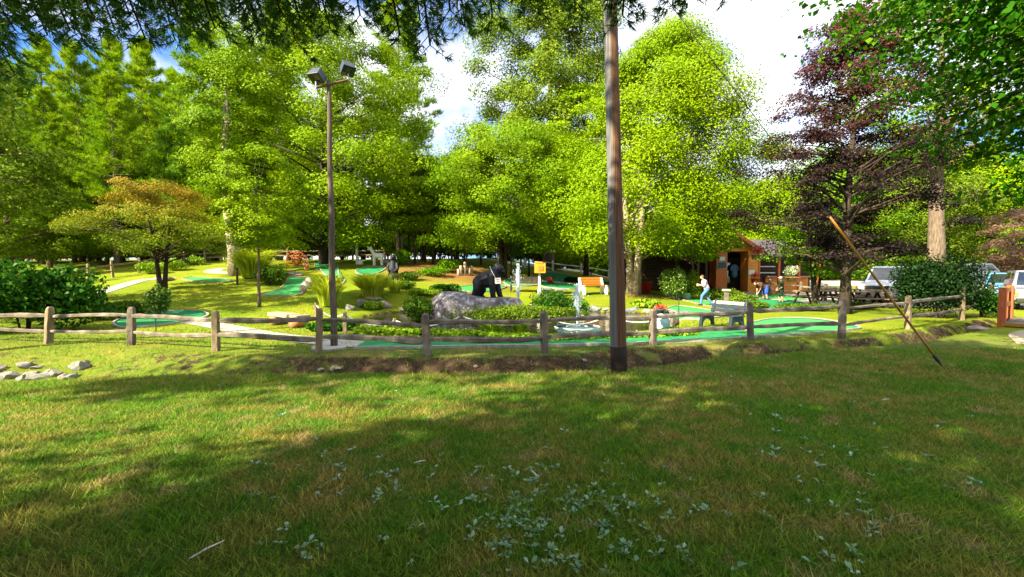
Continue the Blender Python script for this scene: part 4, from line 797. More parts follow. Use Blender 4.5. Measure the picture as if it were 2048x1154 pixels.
for s, fx in ((-1, .12), (1, .34)):
    limb(m, [(.20, s * .22, .92), (.17 + fx * .3, s * .28, .55), (.14 + fx * .8, s * .25, .10)], [.2, .15, .115]); sph(m, (.17 + fx * .8, s * .25, .06), (.12, .085, .07))
    for k in range(4): limb(m, [(.2 + fx * .8, s * .25 + (k - 1.5) * .04, .06), (.27 + fx * .8, s * .25 + (k - 1.5) * .043, .025)], [.03, .024])
    limb(m, [(.2 + fx * .8 - .05, s * .25 - s * .08, .07), (.24 + fx * .8 - .05, s * .25 - s * .1, .03)], [.028, .022])
    hx = -.10 if s < 0 else .06
    limb(m, [(-.44, s * .15, .6), (-.38 + hx, s * .2, .34), (-.50 + hx, s * .19, .08)], [.21, .16, .12]); sph(m, (-.42 + hx, s * .2, .05), (.15, .08, .06))
o = blob(m, 'body', M['black'], t, .022, 3)
t2 = thing('hanging_sign', 'small white notice with red words hung on the gorilla statue', 'sign', (gx + .36, gy_ - .46, gz + .68), -.1)
m = MB(); m.box((0, 0, 0), (.22, .012, .22), Matrix.Rotation(-.06, 3, 'Y')); m.build('panel', M['white'], t2, world=False)
for r_, (n_, z_) in enumerate(((7, .045), (5, -.035))):           # two rows of unreadable red capitals
    m = MB(); rg = random.Random(r_)
    for k in range(n_):
        x0 = (k - (n_ - 1) / 2) * .023; m.box((x0 - .006, -.009, z_), (.005, .004, .04)); m.box((x0 + .002, -.009, z_ + rg.choice((-.016, 0, .016))), (.012, .004, .007))
        if rg.random() < .6: m.box((x0 + .007, -.009, z_ + rg.choice((-.008, 0, .008))), (.005, .004, .024))
    m.build('lettering', M['signred'], t2, world=False)
m = MB(); m.tube([(-.09, 0, .10), (-.20, .02, .30), (-.30, .10, .46), (-.34, .30, .54)], .008, 5); m.build('cord', M['rope'], t2, world=False)
t3 = thing('rock', 'small pale stone beside the gorilla statue hind foot', 'rock', (gx - .72, gy_ - .1, rocktop(gx - .72, gy_ - .1) - .02)); o = link('stone_body', RK['stonepale'][1], t3); o.scale = (.13, .1, .07)
def person(label, base, heading, J, H, shirt, pants, cap=None, shorts=False, shoe='shoe'):
    t = thing('person', label, 'person', base, heading); k = H / 1.62; t.scale = (k, k, k); V_ = lambda a: Vector(a)
    m = MB(); hd = V_(J['head']); nk = V_(J['neck'])                # one continuous body
    limb(m, [V_(J['pelvis']), V_(J['pelvis']).lerp(V_(J['chest']), .5), V_(J['chest']), nk], [.115, .10, .115, .05]); limb(m, [nk, hd], [.048, .05]); sph(m, hd, (.085, .072, .11)); f = V_(J.get('face', (1, 0, 0))); sd = Vector((-f.y, f.x, 0))
    sph(m, hd + f * .085 + Vector((0, 0, -.012)), (.02, .016, .02)); sph(m, hd + f * .065 + Vector((0, 0, -.06)), (.022, .026, .01)); sph(m, hd + sd * .074, (.02, .012, .03)); sph(m, hd - sd * .074, (.02, .012, .03))
    for s in 'lr':
        y = .17 if s == 'l' else -.17; sh = V_(J['chest']) + Vector((0, y, .06)); el, ha = V_(J['elbow_' + s]), V_(J['hand_' + s]); limb(m, [sh, el, ha], [.05, .04, .028]); dr = (ha - el).normalized(); sp = dr.cross(Vector((0, 1, 0.2))).normalized()
        sph(m, ha + dr * .04, (.04, .03, .04))
        for q in range(4): limb(m, [ha + dr * .06 + sp * (q - 1.5) * .019, ha + dr * (.115 - .008 * abs(q - 1.2)) + sp * (q - 1.5) * .021, ha + dr * .13 + sp * (q - 1.5) * .021 - Vector((0, 0, .02))], [.011, .010, .008])
        limb(m, [ha + dr * .02 - sp * .035, ha + dr * .06 - sp * .06], [.012, .009])
        hp, kn, an = V_(J['hip_' + s]), V_(J['knee_' + s]), V_(J['ankle_' + s]); limb(m, [hp, kn, kn.lerp(an, .4), an], [.085, .058, .056, .036]); sph(m, an + Vector((.06, 0, -.05)), (.1, .035, .03))
    blob(m, 'body', M['skin'], t, .014, 2)
    m = MB(); limb(m, [V_(J['pelvis']) + Vector((0, 0, .02)), V_(J['pelvis']).lerp(V_(J['chest']), .5), V_(J['chest'])], [.15, .145, .155]); limb(m, [V_(J['chest']) + Vector((0, .12, .06)), V_(J['chest']) + Vector((0, -.12, .06))], [.085, .085])
    for s in 'lr':
        sh = V_(J['chest']) + Vector((0, .17 if s == 'l' else -.17, .06)); el = V_(J['elbow_' + s]); limb(m, [sh, sh.lerp(el, .85)], [.075, .065])
    blob(m, 'shirt', M[shirt], t, .018, 3)
    m = MB(); limb(m, [V_(J['hip_l']) + Vector((0, -.02, .06)), V_(J['hip_r']) + Vector((0, .02, .06))], [.12, .12])
    for s in 'lr':
        hp, kn, an = V_(J['hip_' + s]), V_(J['knee_' + s]), V_(J['ankle_' + s]); limb(m, [hp, kn, kn.lerp(an, .95)] if not shorts else [hp, hp.lerp(kn, .95)], [.11, .078, .062] if not shorts else [.115, .10])
    blob(m, 'shorts' if shorts else 'trousers', M[pants], t, .018, 3)
    for s in 'lr':
        an = V_(J['ankle_' + s]); m = MB(); limb(m, [an + Vector((-.04, 0, -.035)), an + Vector((.12, 0, -.045))], [.048, .04]); blob(m, 'shoe', M[shoe], t, .014, 2)
    m = MB(); sph(m, hd + Vector((0, 0, .03)) - f * .022, (.095, .083, .10)); sph(m, hd - f * .05 - Vector((0, 0, .03)), (.06, .07, .07)); blob(m, 'hair', M['hair'], t, .014, 2)
    if cap:
        m = MB(); sph(m, hd + Vector((0, 0, .065)), (.105, .09, .075)); m.box(hd + f * .12 + Vector((0, 0, .05)), (.09, .13, .015)); blob(m, 'cap', M[cap], t, .012, 2)
    return t
wj = dict(pelvis=(0, 0, .88), chest=(.13, 0, 1.24), neck=(.19, 0, 1.40), head=(.25, 0, 1.51), elbow_l=(.18, .22, 1.06), hand_l=(.42, .12, 1.12), elbow_r=(.14, -.24, 1.05), hand_r=(.38, -.14, 1.06), hip_l=(0, .09, .84), knee_l=(.26, .10, .50), ankle_l=(.30, .10, .09), hip_r=(0, -.09, .84), knee_r=(-.02, -.10, .47), ankle_r=(-.30, -.10, .10))
g = G(1413, 611); person('person in a pink tie dye shirt and blue jeans striding past the shrubs', g, pi * .93, wj, 1.68 * g.y / 23.5, 'tiedye', 'jeans')
cj = dict(pelvis=(0, 0, .72), chest=(.36, 0, .92), neck=(.50, 0, .98), head=(.62, 0, 1.0), face=(.7, 0, -.7), elbow_l=(.42, .2, .68), hand_l=(.48, .06, .42), elbow_r=(.40, -.2, .68), hand_r=(.48, -.06, .44), hip_l=(0, .09, .70), knee_l=(.04, .12, .40), ankle_l=(-.02, .12, .09), hip_r=(0, -.09, .70), knee_r=(.05, -.14, .40), ankle_r=(.04, -.16, .09))
cb = G(1531, 600); person('child in navy shorts bending over on the green', cb, pi, cj, 1.62, 'brownshirt', 'navy', shorts=True)
sj = dict(pelvis=(0, 0, .88), chest=(.02, 0, 1.24), neck=(.03, 0, 1.40), head=(.06, 0, 1.51), elbow_l=(.06, .23, 1.0), hand_l=(.22, .1, .86), elbow_r=(.06, -.23, 1.0), hand_r=(.22, -.1, .86), hip_l=(0, .09, .84), knee_l=(.05, .11, .48), ankle_l=(-.03, .12, .09), hip_r=(0, -.09, .84), knee_r=(.06, -.10, .48), ankle_r=(.02, -.11, .09))
g = G(1562, 606); person('child in dark green clothes standing beside the fence post', g, pi, sj, 52 * g.y / F, 'darkgreen', 'darkgreen', 'white', True)
person('person in pink and white on the far side of the dark hedge', GD(1890, 33), 2.4, wj, 1.7, 'pinkshirt', 'jeans', 'redpaint')
m = MB(); c = cb + Vector((-.48, -.05, .44)); m.tube([c, c + Vector((-.25, -.05, -.42))], .008, 5).box(c + Vector((-.27, -.06, -.43)), (.1, .03, .03)); tag(m.build('putter', M['greymetal']), 'golf putter held by the bending child', 'golf club')
# ------------------------------------------------------------------ pond furniture
def fountain(label, px, base_y, top_y, d, seed):
    rg = random.Random(seed); b = P(px, base_y, d); b.z = -.12; h = P(px, top_y, d).z - b.z; t = thing('fountain_jet', label, 'fountain', b); m = MB(); k = 12
    m.tube([b + Vector((.02 * sin(i * 1.7), .02 * cos(i), h * .92 * i / k)) for i in range(k + 1)], [.035 + .05 * sstep(.35, .8, i / k) * (1 - sstep(.85, 1, i / k)) for i in range(k + 1)], 7, True, .45, rg); m.build('water_column', M['jet'], t, True)
    m = MB()
    for i in range(420):
        f = rg.random() ** .7; z = h * f; r = abs(rg.gauss(0, 1)) * (.025 + .10 * float(sstep(.25, .75, f)) * (1.05 - .8 * float(sstep(.8, 1, f)))); a = rg.uniform(0, 6.28); c = b + Vector((cos(a) * r, sin(a) * r, z)); s = rg.uniform(.008, .024)
        m.add([c + Vector((0, 0, s * 1.9)), c + Vector((s, 0, 0)), c + Vector((-s * .5, s * .87, 0)), c + Vector((-s * .5, -s * .87, 0)), c + Vector((0, 0, -s * 1.9))], [(0, 1, 2), (0, 2, 3), (0, 3, 1), (4, 2, 1), (4, 3, 2), (4, 1, 3)])
    o = m.build('spray_drops', M['jet'], t); o['kind'] = 'stuff'
    m = MB()
    for rr2 in (.35, .75): 
        q = [b + Vector((rr2 * cos(2 * pi * i / 30), rr2 * sin(2 * pi * i / 30), .006 + .006 * sin(i * 2.1))) for i in range(31)]; m.tube(q, .02, 5, False)
    m.build('ripple', M['jet'], t, True); return t
fountain('tall fountain jet beside the gorilla statue', 1036, 612, 527, 17.6, 1); fountain('smaller blue white fountain jet near the utility pole', 1154, 650, 568, 14.2, 2)
m = MB(); b = P(1158, 655, 13.2); b.z = -.12; m.lathe([(.0, -.2), (.62, -.2), (.72, .04), (.68, .055), (.62, .01), (.0, -.05)], b, 28); tag(m.build('fountain_basin', M['teal'], None, True), 'round blue grey basin in the water below the small fountain', 'basin')
rg = random.Random(12)
for k in range(26):                                   # stones along the far right shore
    a = R(4 + k * 5.2); r = 1.03 * (1 + .07 * sin(3 * a + 1) + .05 * sin(5 * a)); x, y = PC[0] + PC[2] * cos(a) * r, PC[1] + PC[3] * sin(a) * r
    rock('flat grey stone edging the right and far shore of the pond', (x, y, -.1), (rg.uniform(.28, .55), rg.uniform(.2, .35), rg.uniform(.10, .18)), rg.choice(('slate', 'stone', 'slate')), 'pond edge stones', sink=.25, name='edge_stone')
for px, py, s, kd, lab in [(742, 601, (.55, .4, .16), 'stonepale', 'flat pale capstone on the left pond bank'), (722, 612, (.38, .3, .28), 'stone', 'mossy stone below the pale capstone'), (772, 616, (.42, .3, .26), 'stonepale', 'rounded pinkish stone at the left pond edge'), (700, 620, (.3, .25, .2), 'stone', 'dark stone at the left pond edge behind the rope'), (815, 622, (.5, .3, .2), 'stone', 'grey stone under the bush left of the boulder'), (612, 578, (.38, .3, .4), 'stonepale', 'upright brown stone in the wall beside the curving green'), (620, 568, (.3, .25, .3), 'stone', 'upper stone of the little wall beside the curving green'), (606, 585, (.28, .22, .3), 'stonepale', 'lower stone of the little wall beside the curving green'), (335, 561, (.62, .4, .2), 'stonepale', 'low pinkish rock beside the bronze topped tree trunk'), (775, 528, (.5, .4, .4), 'stonepale', 'yellowish rock right of the white statue'), (790, 533, (.4, .3, .3), 'stonepale', 'smaller rock right of the white statue'), (1180, 548, (.35, .25, .12), 'stonepale', 'pale rock on the slope behind the orange bench'), (900, 643, (.3, .2, .08), 'stonepale', 'small flat pale stone at the boulder foot'), (582, 548, (.5, .35, .18), 'stonepale', 'pale rock below the wagon wheels'), (596, 552, (.4, .3, .15), 'stonepale', 'flat pale rock right below the wagon wheels'), (567, 550, (.35, .3, .15), 'stonepale', 'pale rock left below the wagon wheels')]:
    rock(lab, G(px, py), s, kd, None)
for k, (px, py, s) in enumerate([(52, 735, .16), (22, 757, .2), (82, 757, .22), (112, 752, .2), (60, 750, .16), (145, 757, .17), (160, 740, .2), (172, 728, .1), (0, 760, .2), (42, 764, .15), (128, 760, .14), (98, 748, .15), (-10, 745, .2), (75, 738, .13)]):
    rock('whitish rock lying in the left end of the ditch', G(px, py), (s * rg.uniform(.5, 1.3), s * rg.uniform(.5, .9), s * rg.uniform(.4, .8)), rg.choice(('stonepale', 'stonepale', 'stone')), 'rocks in the ditch', name='ditch_rock', sink=.4)
for px, py, s in [(672, 744, .10), (645, 745, .06), (952, 737, .05), (1170, 724, .06)]:
    rock('small stone on the bare ditch bank in the middle', G(px, py), (s * 1.3, s, s * .7), 'stonepale', 'stones on the ditch bank', name='bank_stone', sink=.3)
# benches and garden furniture
def T(loc, rz): return Matrix.Translation(Vector(loc)) @ Matrix.Rotation(rz, 4, 'Z')
b = G(577, 652); t = thing('plank_bench', 'thick plank bench on two short log stubs near the light pole', 'bench', b, -.62)
m = MB(); m.box((0, 0, .34), (1.9, .42, .11)); m.build('seat', M['plank'], t, bevel=.015, world=False)
for x in (-.62, .62): MB().tube([(x, -.24, .14), (x, .24, .14)], .15, 12).build('log_support', M['mushbrown'], t, True, world=False)
b = G(1186, 589); t = thing('park_bench', 'bench with orange slats and white concrete ends', 'bench', b, .35); t.scale = (1.25,) * 3
for x in (-.62, .62):
    m = MB(); m.prism([(-.30, 0), (-.20, 0), (-.12, .2), (.12, .2), (.2, 0), (.3, 0), (.26, .36), (.30, .46), (.2, .46), (-.1, .42), (-.22, .82), (-.30, .82), (-.22, .36)], -.05, .05, Matrix.Translation((x, 0, 0)) @ Matrix.Rotation(pi / 2, 4, 'Z') @ Matrix.Scale(-1, 4, (1, 0, 0))); m.build('end_support', M['white'], t, world=False)
for k in range(3):
    m = MB(); m.box((0, -.18 + .14 * k, .45), (1.3, .12, .035)); m.build('seat_slat', M['orangewood'], t, world=False)
for k in range(3):
    m = MB(); m.box((0, .19 + .045 * k, .54 + .125 * k), (1.3, .03, .11), Matrix.Rotation(-.3, 3, 'X')); m.build('back_slat', M['orangewood'], t, world=False)
b = G(1050, 585); t = thing('park_bench', 'dark slatted bench with a person-sized dark bundle behind the fountain', 'bench', b, -.1); t.scale = (1.15,) * 3; t['label'] = 'dark slatted bench behind the tall fountain jet'
for x in (-.75, .75):
    m = MB(); m.box((x, 0, .22), (.06, .5, .05)); m.box((x, -.22, .22), (.06, .05, .44)); m.box((x, .22, .42), (.06, .05, .84)); m.box((x, 0, .6), (.05, .5, .04)); m.build('end_support', M['blackmetal'], t, world=False)
for k in range(4): m = MB(); m.box((0, -.18 + .11 * k, .44), (1.5, .09, .03)); m.build('seat_slat', M['wood'], t, world=False)
for k in range(4): m = MB(); m.box((0, .245, .52 + .095 * k), (1.5, .025, .075)); m.build('back_slat', M['barkdark'], t, world=False)
b = G(1442, 657); t = thing('plastic_bench', 'dark blue plastic bench seen from the side behind the front fence', 'bench', b, -1.15); t.scale = (.95,) * 3
for x in (-.55, .55):
    m = MB(); m.prism([(-.32, 0), (-.24, 0), (-.2, .17), (-.1, .26), (.1, .26), (.2, .17), (.24, 0), (.32, 0), (.28, .3), (.26, .42), (-.26, .42), (-.28, .3)], -.05, .05, Matrix.Translation((x, 0, 0)) @ Matrix.Rotation(pi / 2, 4, 'Z')); m.build('end_support', M['darkplastic'], t, bevel=.01, world=False)
for k in range(4): m = MB(); m.box((0, -.21 + .14 * k, .44), (1.3, .125, .04)); m.build('seat_slat', M['darkplastic'], t, bevel=.008, world=False)
for k in range(3): m = MB(); m.box((0, .3 + .05 * k, .56 + .12 * k), (1.3, .04, .11), Matrix.Rotation(-.38, 3, 'X')); m.build('back_slat', M['darkplastic'] if k < 2 else M['border'], t, bevel=.008, world=False)
for x in (-.55, .55): m = MB(); m.bar((x, .24, .42), (x, .44, .9), .07, .06); m.build('back_post', M['darkplastic'], t, world=False)
for px, py, lab in ((1094, 592, 'dark square stone stool left of the bird box'), (1122, 593, 'round topped stone stool near the orange bench')):
    b = G(px, py); t = thing('stone_stool', lab, 'stool', b, .2, 'stone stools'); m = MB(); m.lathe([(.17, 0), (.17, .04), (.13, .08), (.14, .3), (.14, .34)], (0, 0, 0), 12); m.build('pedestal', M['stone'], t, world=False); m = MB(); m.box((0, 0, .40), (.62, .42, .12)); m.build('seat', M['slate' if px < 1100 else 'stone'], t, bevel=.02, world=False)
b = G(1079, 592); t = thing('box_on_post', 'yellow wooden box on a white turned post', 'post box', b); h = P(1079, 545, b.y).z - b.z; s = b.y / F
m = MB(); m.lathe([(.13, 0), (.13, h * .22), (.10, h * .26), (.075, h * .32), (.07, h)], b, 10); m.build('post', M['white'], t, True)
m = MB(); m.box(b + Vector((.02, 0, h + 9 * s)), (21 * s, 20 * s, 20 * s)); o = m.build('box', M['yellowbox'], t); m = MB(); m.box(b + Vector((.05, -10.5 * s, h + 8 * s)), (9 * s, 1.4 * s, 9 * s)); m.build('door', M['yellow'], o); m = MB(); m.box(b + Vector((-.05, 0, h + 20 * s)), (15 * s, 22 * s, 3 * s), Matrix.Rotation(.12, 3, 'Y')); m.build('roof', M['yellowbox'], o)
# pots, ornament, stakes
def pot(label, loc, r, h, mat, plant, seed, name='planter', ph=.5, n=260, leaf=.09):
    t = thing(name, label, 'planter', loc); m = MB(); m.lathe([(r * .75, 0), (r * .95, h * .9), (r * 1.08, h * .92), (r * 1.08, h), (r * .9, h), (r * .85, h * .86)], (0, 0, 0), 14); m.build('pot', M[mat], t, True, world=False); o = link('plant', shrub_mesh(seed, M[plant], r * 1.25, r * 1.25, ph, n, leaf), t); o.location = (0, 0, h * .85); return t
pot('blue glazed pot of orange flowers beside the front fence', G(1321, 638), .22, .42, 'teal', 'flower_red', 1, ph=.3)
pot('white pot under the flowering trellis, left one', G(1336, 592), .26, .36, 'paleplastic', 'vine', 2); pot('white tub under the flowering trellis, right one', G(1373, 599), .3, .4, 'paleplastic', 'vine', 3)
pot('red barrel planter beside the forked maple trunk', GD(1289, 28), .5, .75, 'redpaint', 'shrubdark', 4, ph=.4); pot('lime green pot by the log rail fence', G(1507, 589), .3, .42, 'limepot', 'shrubdark', 5, ph=.5)
pot('hanging tub of pale flowers on the cafe wall', GD(1585, 26.5) + Vector((0, 0, 1.0)), .4, .3, 'mushbrown', 'flower_white', 6, ph=.9, n=900); pot('red flower pot on the green behind the stone stools', G(1100, 568), .22, .28, 'redpaint', 'flower_red', 7, ph=.35)
pot('red geranium basket beside the cafe door', GD(1512, 27.6) + Vector((0, 0, 2.4)), .35, .3, 'wood', 'flower_red', 8, ph=.8, n=500); pot('second red geranium pot below the notice board', GD(1510, 27.2) + Vector((0, 0, .9)), .28, .3, 'redpaint', 'flower_red', 9, ph=.5, n=300)
b = G(1326, 664); t = thing('turtle_ornament', 'garden ornament with round pale blue disc lying on the grass by the fence', 'ornament', b, .2); m = MB(); m.lathe([(.0, -.05), (.26, -.05), (.30, .0), (.27, .06), (.12, .10), (.0, .11)], (0, 0, .24), 20, Matrix.Rotation(1.15, 3, 'X')); m.build('shell', M['paleplastic'], t, True, world=False)
m = MB(); m.lathe([(.0, 0), (.16, 0), (.17, .012), (.15, .02), (0, .02)], (0, -.10, .29), 18, Matrix.Rotation(1.15, 3, 'X')); m.build('shell_ring', M['teal'], t, True, world=False)
m = MB(); sph(m, (.42, .1, .24), (.16, .11, .09)); sph(m, (.25, .12, .14), (.25, .16, .12)); blob(m, 'body', M['brownshirt'], t, .02)
for x in (-.15, .2): m = MB(); sph(m, (x, -.05, .05), (.09, .07, .06)); blob(m, 'foot', M['darkplastic'], t, .02)
for px, y0, y1, lab in ((1357, 656, 600, 'thin dark marker stake on the lawn beside the plastic bench'), (475, 570, 538, 'short brown post on the lawn left of the young tree'), (1182, 562, 545, 'small lamp post behind the orange bench'), (312, 664, 640, 'tiny green flag stake on the oval green')):
    b = G(px, y0); h = (y0 - y1) * b.y / F; t = thing('stake', lab, 'stake', b); r = .015 if px in (1357, 312) else .06; MB().tube([b - Vector((0, 0, .05)), b + Vector((0, 0, h))], [r, r * .9], 8).build('shaft', M['barkdark'], t); m = MB(); m.lathe([(r * 1.4, 0), (r * 1.5, .03), (r * .6, .06)], b + Vector((0, 0, h - .01)), 8); m.build('cap', M['blackmetal'], t)
b = G(1452, 624); post_o = thing('square_post', 'pale square post standing behind the plastic bench', 'post', b); h = 42 * b.y / F; m = MB(); m.box(b + Vector((0, 0, h / 2)), (.14, .14, h)); m.build('shaft', M['fence'], post_o); m = MB(); m.box(b + Vector((0, 0, h + .04)), (.26, .26, .08)); m.build('cap', M['border'], post_o)
for i, (px, y1) in enumerate([(917, 538), (922, 531), (930, 524), (939, 535), (943, 532)]):
    b = G(px, 551); h = (551 - y1) * b.y / F; MB_ = MB(); MB_.tube([b - Vector((0, 0, .05)), b + Vector((0, 0, h * .97)), b + Vector((0, 0, h))], [.11, .10, .05], 9); tag(MB_.build('log_stump', M['barkpale'], None, True), ['leftmost of five pale log posts on the mulch bed', 'second of five pale log posts on the mulch bed', 'tallest of five pale log posts on the mulch bed', 'fourth of five pale log posts on the mulch bed', 'rightmost of five pale log posts on the mulch bed'][i], 'log post', 'pale log posts')
def wheel(label, c, r, rz, tilt):
    t = thing('wagon_wheel', label, 'wagon wheel', c, rz, 'wagon wheels'); Mx = Matrix.Rotation(pi / 2 - tilt, 3, 'X'); m = MB(); m.tube([Mx @ Vector((r * cos(2 * pi * k / 24), r * sin(2 * pi * k / 24), 0)) + Vector((0, 0, r)) for k in range(25)], .05, 6, False); m.build('rim', M['cabin'], t, True, world=False); m = MB(); m.lathe([(.1, -.1), (.1, .1)], (0, 0, r), 10, Mx); m.build('hub', M['cabin'], t, world=False)
    for k in range(12): a = 2 * pi * k / 12; m = MB(); m.tube([Mx @ Vector((.06 * cos(a), .06 * sin(a), 0)) + Vector((0, 0, r)), Mx @ Vector((r * cos(a), r * sin(a), 0)) + Vector((0, 0, r))], .025, 5); m.build('spoke', M['cabin'], t, world=False)
wheel('old wagon wheel on the rise, left one', G(588, 531), .52, .2, .2); wheel('old wagon wheel leaning behind, right one', G(599, 531), .5, .5, .3)
b = G(613, 541); t = thing('garden_figure', 'small terracotta figure standing beside the wagon wheels', 'figurine', b); m = MB(); limb(m, [(0, 0, .1), (0, 0, .5), (0, 0, .75)], [.16, .13, .07]); sph(m, (0, 0, .92), (.11, .11, .13)); limb(m, [(-.1, 0, .62), (-.2, -.05, .4), (-.08, -.12, .35)], [.06, .05, .04]); limb(m, [(.1, 0, .62), (.2, -.05, .4), (.08, -.12, .35)], [.06, .05, .04]); sph(m, (0, 0, .05), (.2, .2, .06)); blob(m, 'body', M['mushbrown'], t, .025)
b = G(750, 531); t = thing('white_statue', 'white painted animal figures standing by the rocks on the rise', 'statue', b); m = MB(); limb(m, [(0, 0, .75), (.5, 0, .72)], [.22, .24])
for x, y in ((-.05, .12), (-.05, -.12), (.52, .12), (.52, -.12)): limb(m, [(x, y, .6), (x, y, .04)], [.09, .07])
limb(m, [(-.05, 0, .85), (-.28, 0, 1.2)], [.16, .12]); sph(m, (-.36, 0, 1.28), (.2, .12, .13)); sph(m, (-.5, 0, 1.22), (.1, .08, .08)); limb(m, [(-.3, .07, 1.38), (-.3, .1, 1.5)], [.04, .025]); limb(m, [(-.3, -.07, 1.38), (-.3, -.1, 1.5)], [.04, .025]); blob(m, 'body', M['white'], t, .03)
b = G(787, 561); t = thing('black_statue', 'upright black bear figure among the tall grass', 'statue', b); k = b.y / 22; t.scale = (k, k, k); m = MB(); limb(m, [(0, 0, .25), (0, 0, .6), (0, 0, .95)], [.26, .25, .17]); sph(m, (0, 0, 1.16), (.16, .16, .16)); sph(m, (-.02, -.15, 1.12), (.08, .1, .07)); sph(m, (.12, 0, 1.3), (.05, .03, .05)); sph(m, (-.12, 0, 1.3), (.05, .03, .05))
for s in (-1, 1): limb(m, [(s * .2, -.05, .85), (s * .27, -.15, .6), (s * .18, -.25, .5)], [.09, .075, .06]); limb(m, [(s * .16, -.02, .3), (s * .17, -.05, .05)], [.13, .11]); sph(m, (s * .17, -.12, .05), (.09, .14, .055))
blob(m, 'body', M['black'], t, .025)
b = G(714, 529); t = thing('white_post', 'white post with a small white box at its foot on the rise', 'post', b); h = P(714, 490, b.y).z - b.z; m = MB(); m.lathe([(.11, 0), (.10, h * .9), (.13, h * .92), (.06, h)], b, 8); m.build('shaft', M['white'], t); m = MB(); m.box(b + Vector((.3, -.1, .16)), (.36, .3, .34)); m.build('box', M['white'], t, bevel=.02)
# ------------------------------------------------------------------ shrubs and beds
shrub('large_bush', 'large dark green leafy bush at the left end of the front fence', GD(50, 12.3), 101, 'bush', 1.9, 1.5, 2.35, 9000, .14, lumps=.3, nl=20)
shrub('dark_hedge', 'big dark evergreen hedge behind the right end of the fence', GD(1876, 15.9), 102, 'hedge', 1.85, 1.15, 2.85, 22000, .11, nl=34, asp=.45, hollow=.25)
shrub('dark_hedge', 'low leafy continuation of the evergreen hedge beside the bridge post', GD(1960, 16.3), 103, 'bush', 1.0, .9, 1.2, 4000, .10, nl=12)
shrub('rounded_shrub', 'dark rounded shrub between the tall grass and the curving green', G(538, 570), 104, 'shrubdark', 1.05, .9, 1.25, 5000, .10)
shrub('juniper_bush', 'wide olive green juniper spilling over the front of the boulder', Vector((.25, 14.6, -.14)), 105, 'juniper', 2.3, .85, .82, 15000, .085, nl=26, asp=.45)
shrub('juniper_bush', 'greener shrub right of the juniper by the water', Vector((1.75, 16.3, -.14)), 106, 'bush', 1.15, .9, 1.25, 6000, .09, nl=14, asp=.5)
shrub('pond_bush', 'rounded bush at the water left of the boulder', Vector((-3.6, 16.2, -.15)), 107, 'shrubdark', .95, .8, 1.1, 4500, .09)
shrub('vine_column', 'narrow flowering vine column on the left lawn', G(316, 633), 108, 'vine', .42, .4, 1.35, 2600, .09, nl=12)
shrub('low_shrub', 'low dark shrubs beside the flowering vine column', G(258, 630), 109, 'shrubdark', .9, .6, .6, 2600, .10)
shrub('low_shrub', 'dark clump left of the oval green', G(205, 640), 110, 'bush', .8, .5, .6, 2200, .10)
shrub('flowering_trellis', 'tall flowering vine trellis in white pots before the cabin', GD(1352, 24.5), 111, 'vine', .95, .7, 2.3, 6000, .10, nl=18)
shrub('flowering_trellis', 'right half of the vine trellis with dry reddish leaves', GD(1380, 25), 112, 'orna', .7, .6, 2.0, 3000, .10, nl=12)
shrub('hosta', 'yellow green hosta clump on the bank near the pole', G(1292, 616), 113, 'lime', .72, .5, .5, 700, .2, cat='plant', hollow=.3)
for px, py, rx, h, sd, lab in [(1440, 601, 1.3, .8, 120, 'spreading juniper behind the walking person'), (1480, 612, 1.1, .7, 121, 'spreading juniper in the timber bed left of the children'), (1430, 588, 1.0, .75, 122, 'spreading juniper at the cabin steps'), (1512, 619, .9, .45, 123, 'low juniper beside the children green'), (1620, 621, 1.6, .35, 124, 'low spreading juniper under the small cafe tree'), (1712, 618, .8, .35, 125, 'low juniper at the purple maple foot'), (1345, 585, .7, .7, 126, 'dark shrub beside the red barrel')]:
    shrub('low_juniper', lab, G(px, py), sd, 'shrubdark' if sd not in (120, 121) else 'juniper', rx, rx * .6, h, 2600, .12, asp=.45)
for px, py, rx, h, sd, mt, lab in [(815, 560, 1.1, .6, 130, 'shrubdark', 'low shrub on the slope right of the black bear figure'), (800, 577, .9, .5, 131, 'shrubdark', 'low shrub below the black bear figure'), (865, 552, 1.3, .7, 132, 'green', 'green shrub in front of the sapling grove'), (895, 545, .9, 1.2, 133, 'green', 'bushy shrub beside the pale log posts'), (895, 583, .9, .5, 134, 'bush', 'leafy clump behind the boulder'), (845, 590, 1.0, .4, 135, 'lime', 'sunlit low plants left of the boulder'), (800, 530, 1.0, 1.5, 136, 'green', 'upright shrub behind the black bear figure'), (690, 507, .8, 1.6, 137, 'lime', 'yellow green shrub under the broad maple'), (300, 548, .9, 1.0, 138, 'lime', 'sunlit shrub behind the bronze topped tree, left'), (345, 541, 1.1, 1.0, 139, 'lime', 'sunlit shrub behind the bronze topped tree, right'), (392, 530, .8, .8, 140, 'lime', 'small sunlit shrub on the fence line'), (1145, 565, .7, .5, 141, 'hedge', 'dark round shrub between the greens'), (1110, 540, .9, .8, 142, 'shrubdark', 'dark shrub behind the yellow box'), (745, 618, .6, .4, 143, 'lime', 'low yellow plants between the pond stones'), (668, 660, .8, .35, 144, 'bush', 'green plants at the rope post'), (1345, 672, .5, .25, 145, 'bush', 'small plants under the rope end')]:
    shrub('garden_shrub', lab, G(px, py), sd, mt, rx, rx * .75, h, 1800, .11)
grass_clump('tall arching grass clump left of the dark rounded shrub', G(505, 556), 1, 900, 2.0, 1.5, .03); grass_clump('tall grass clump behind the light pole', G(655, 612), 2, 900, 1.5, .85, .022); grass_clump('wide upright grass clump on the left pond bank', G(745, 597), 3, 1300, 1.35, 1.1, .02)
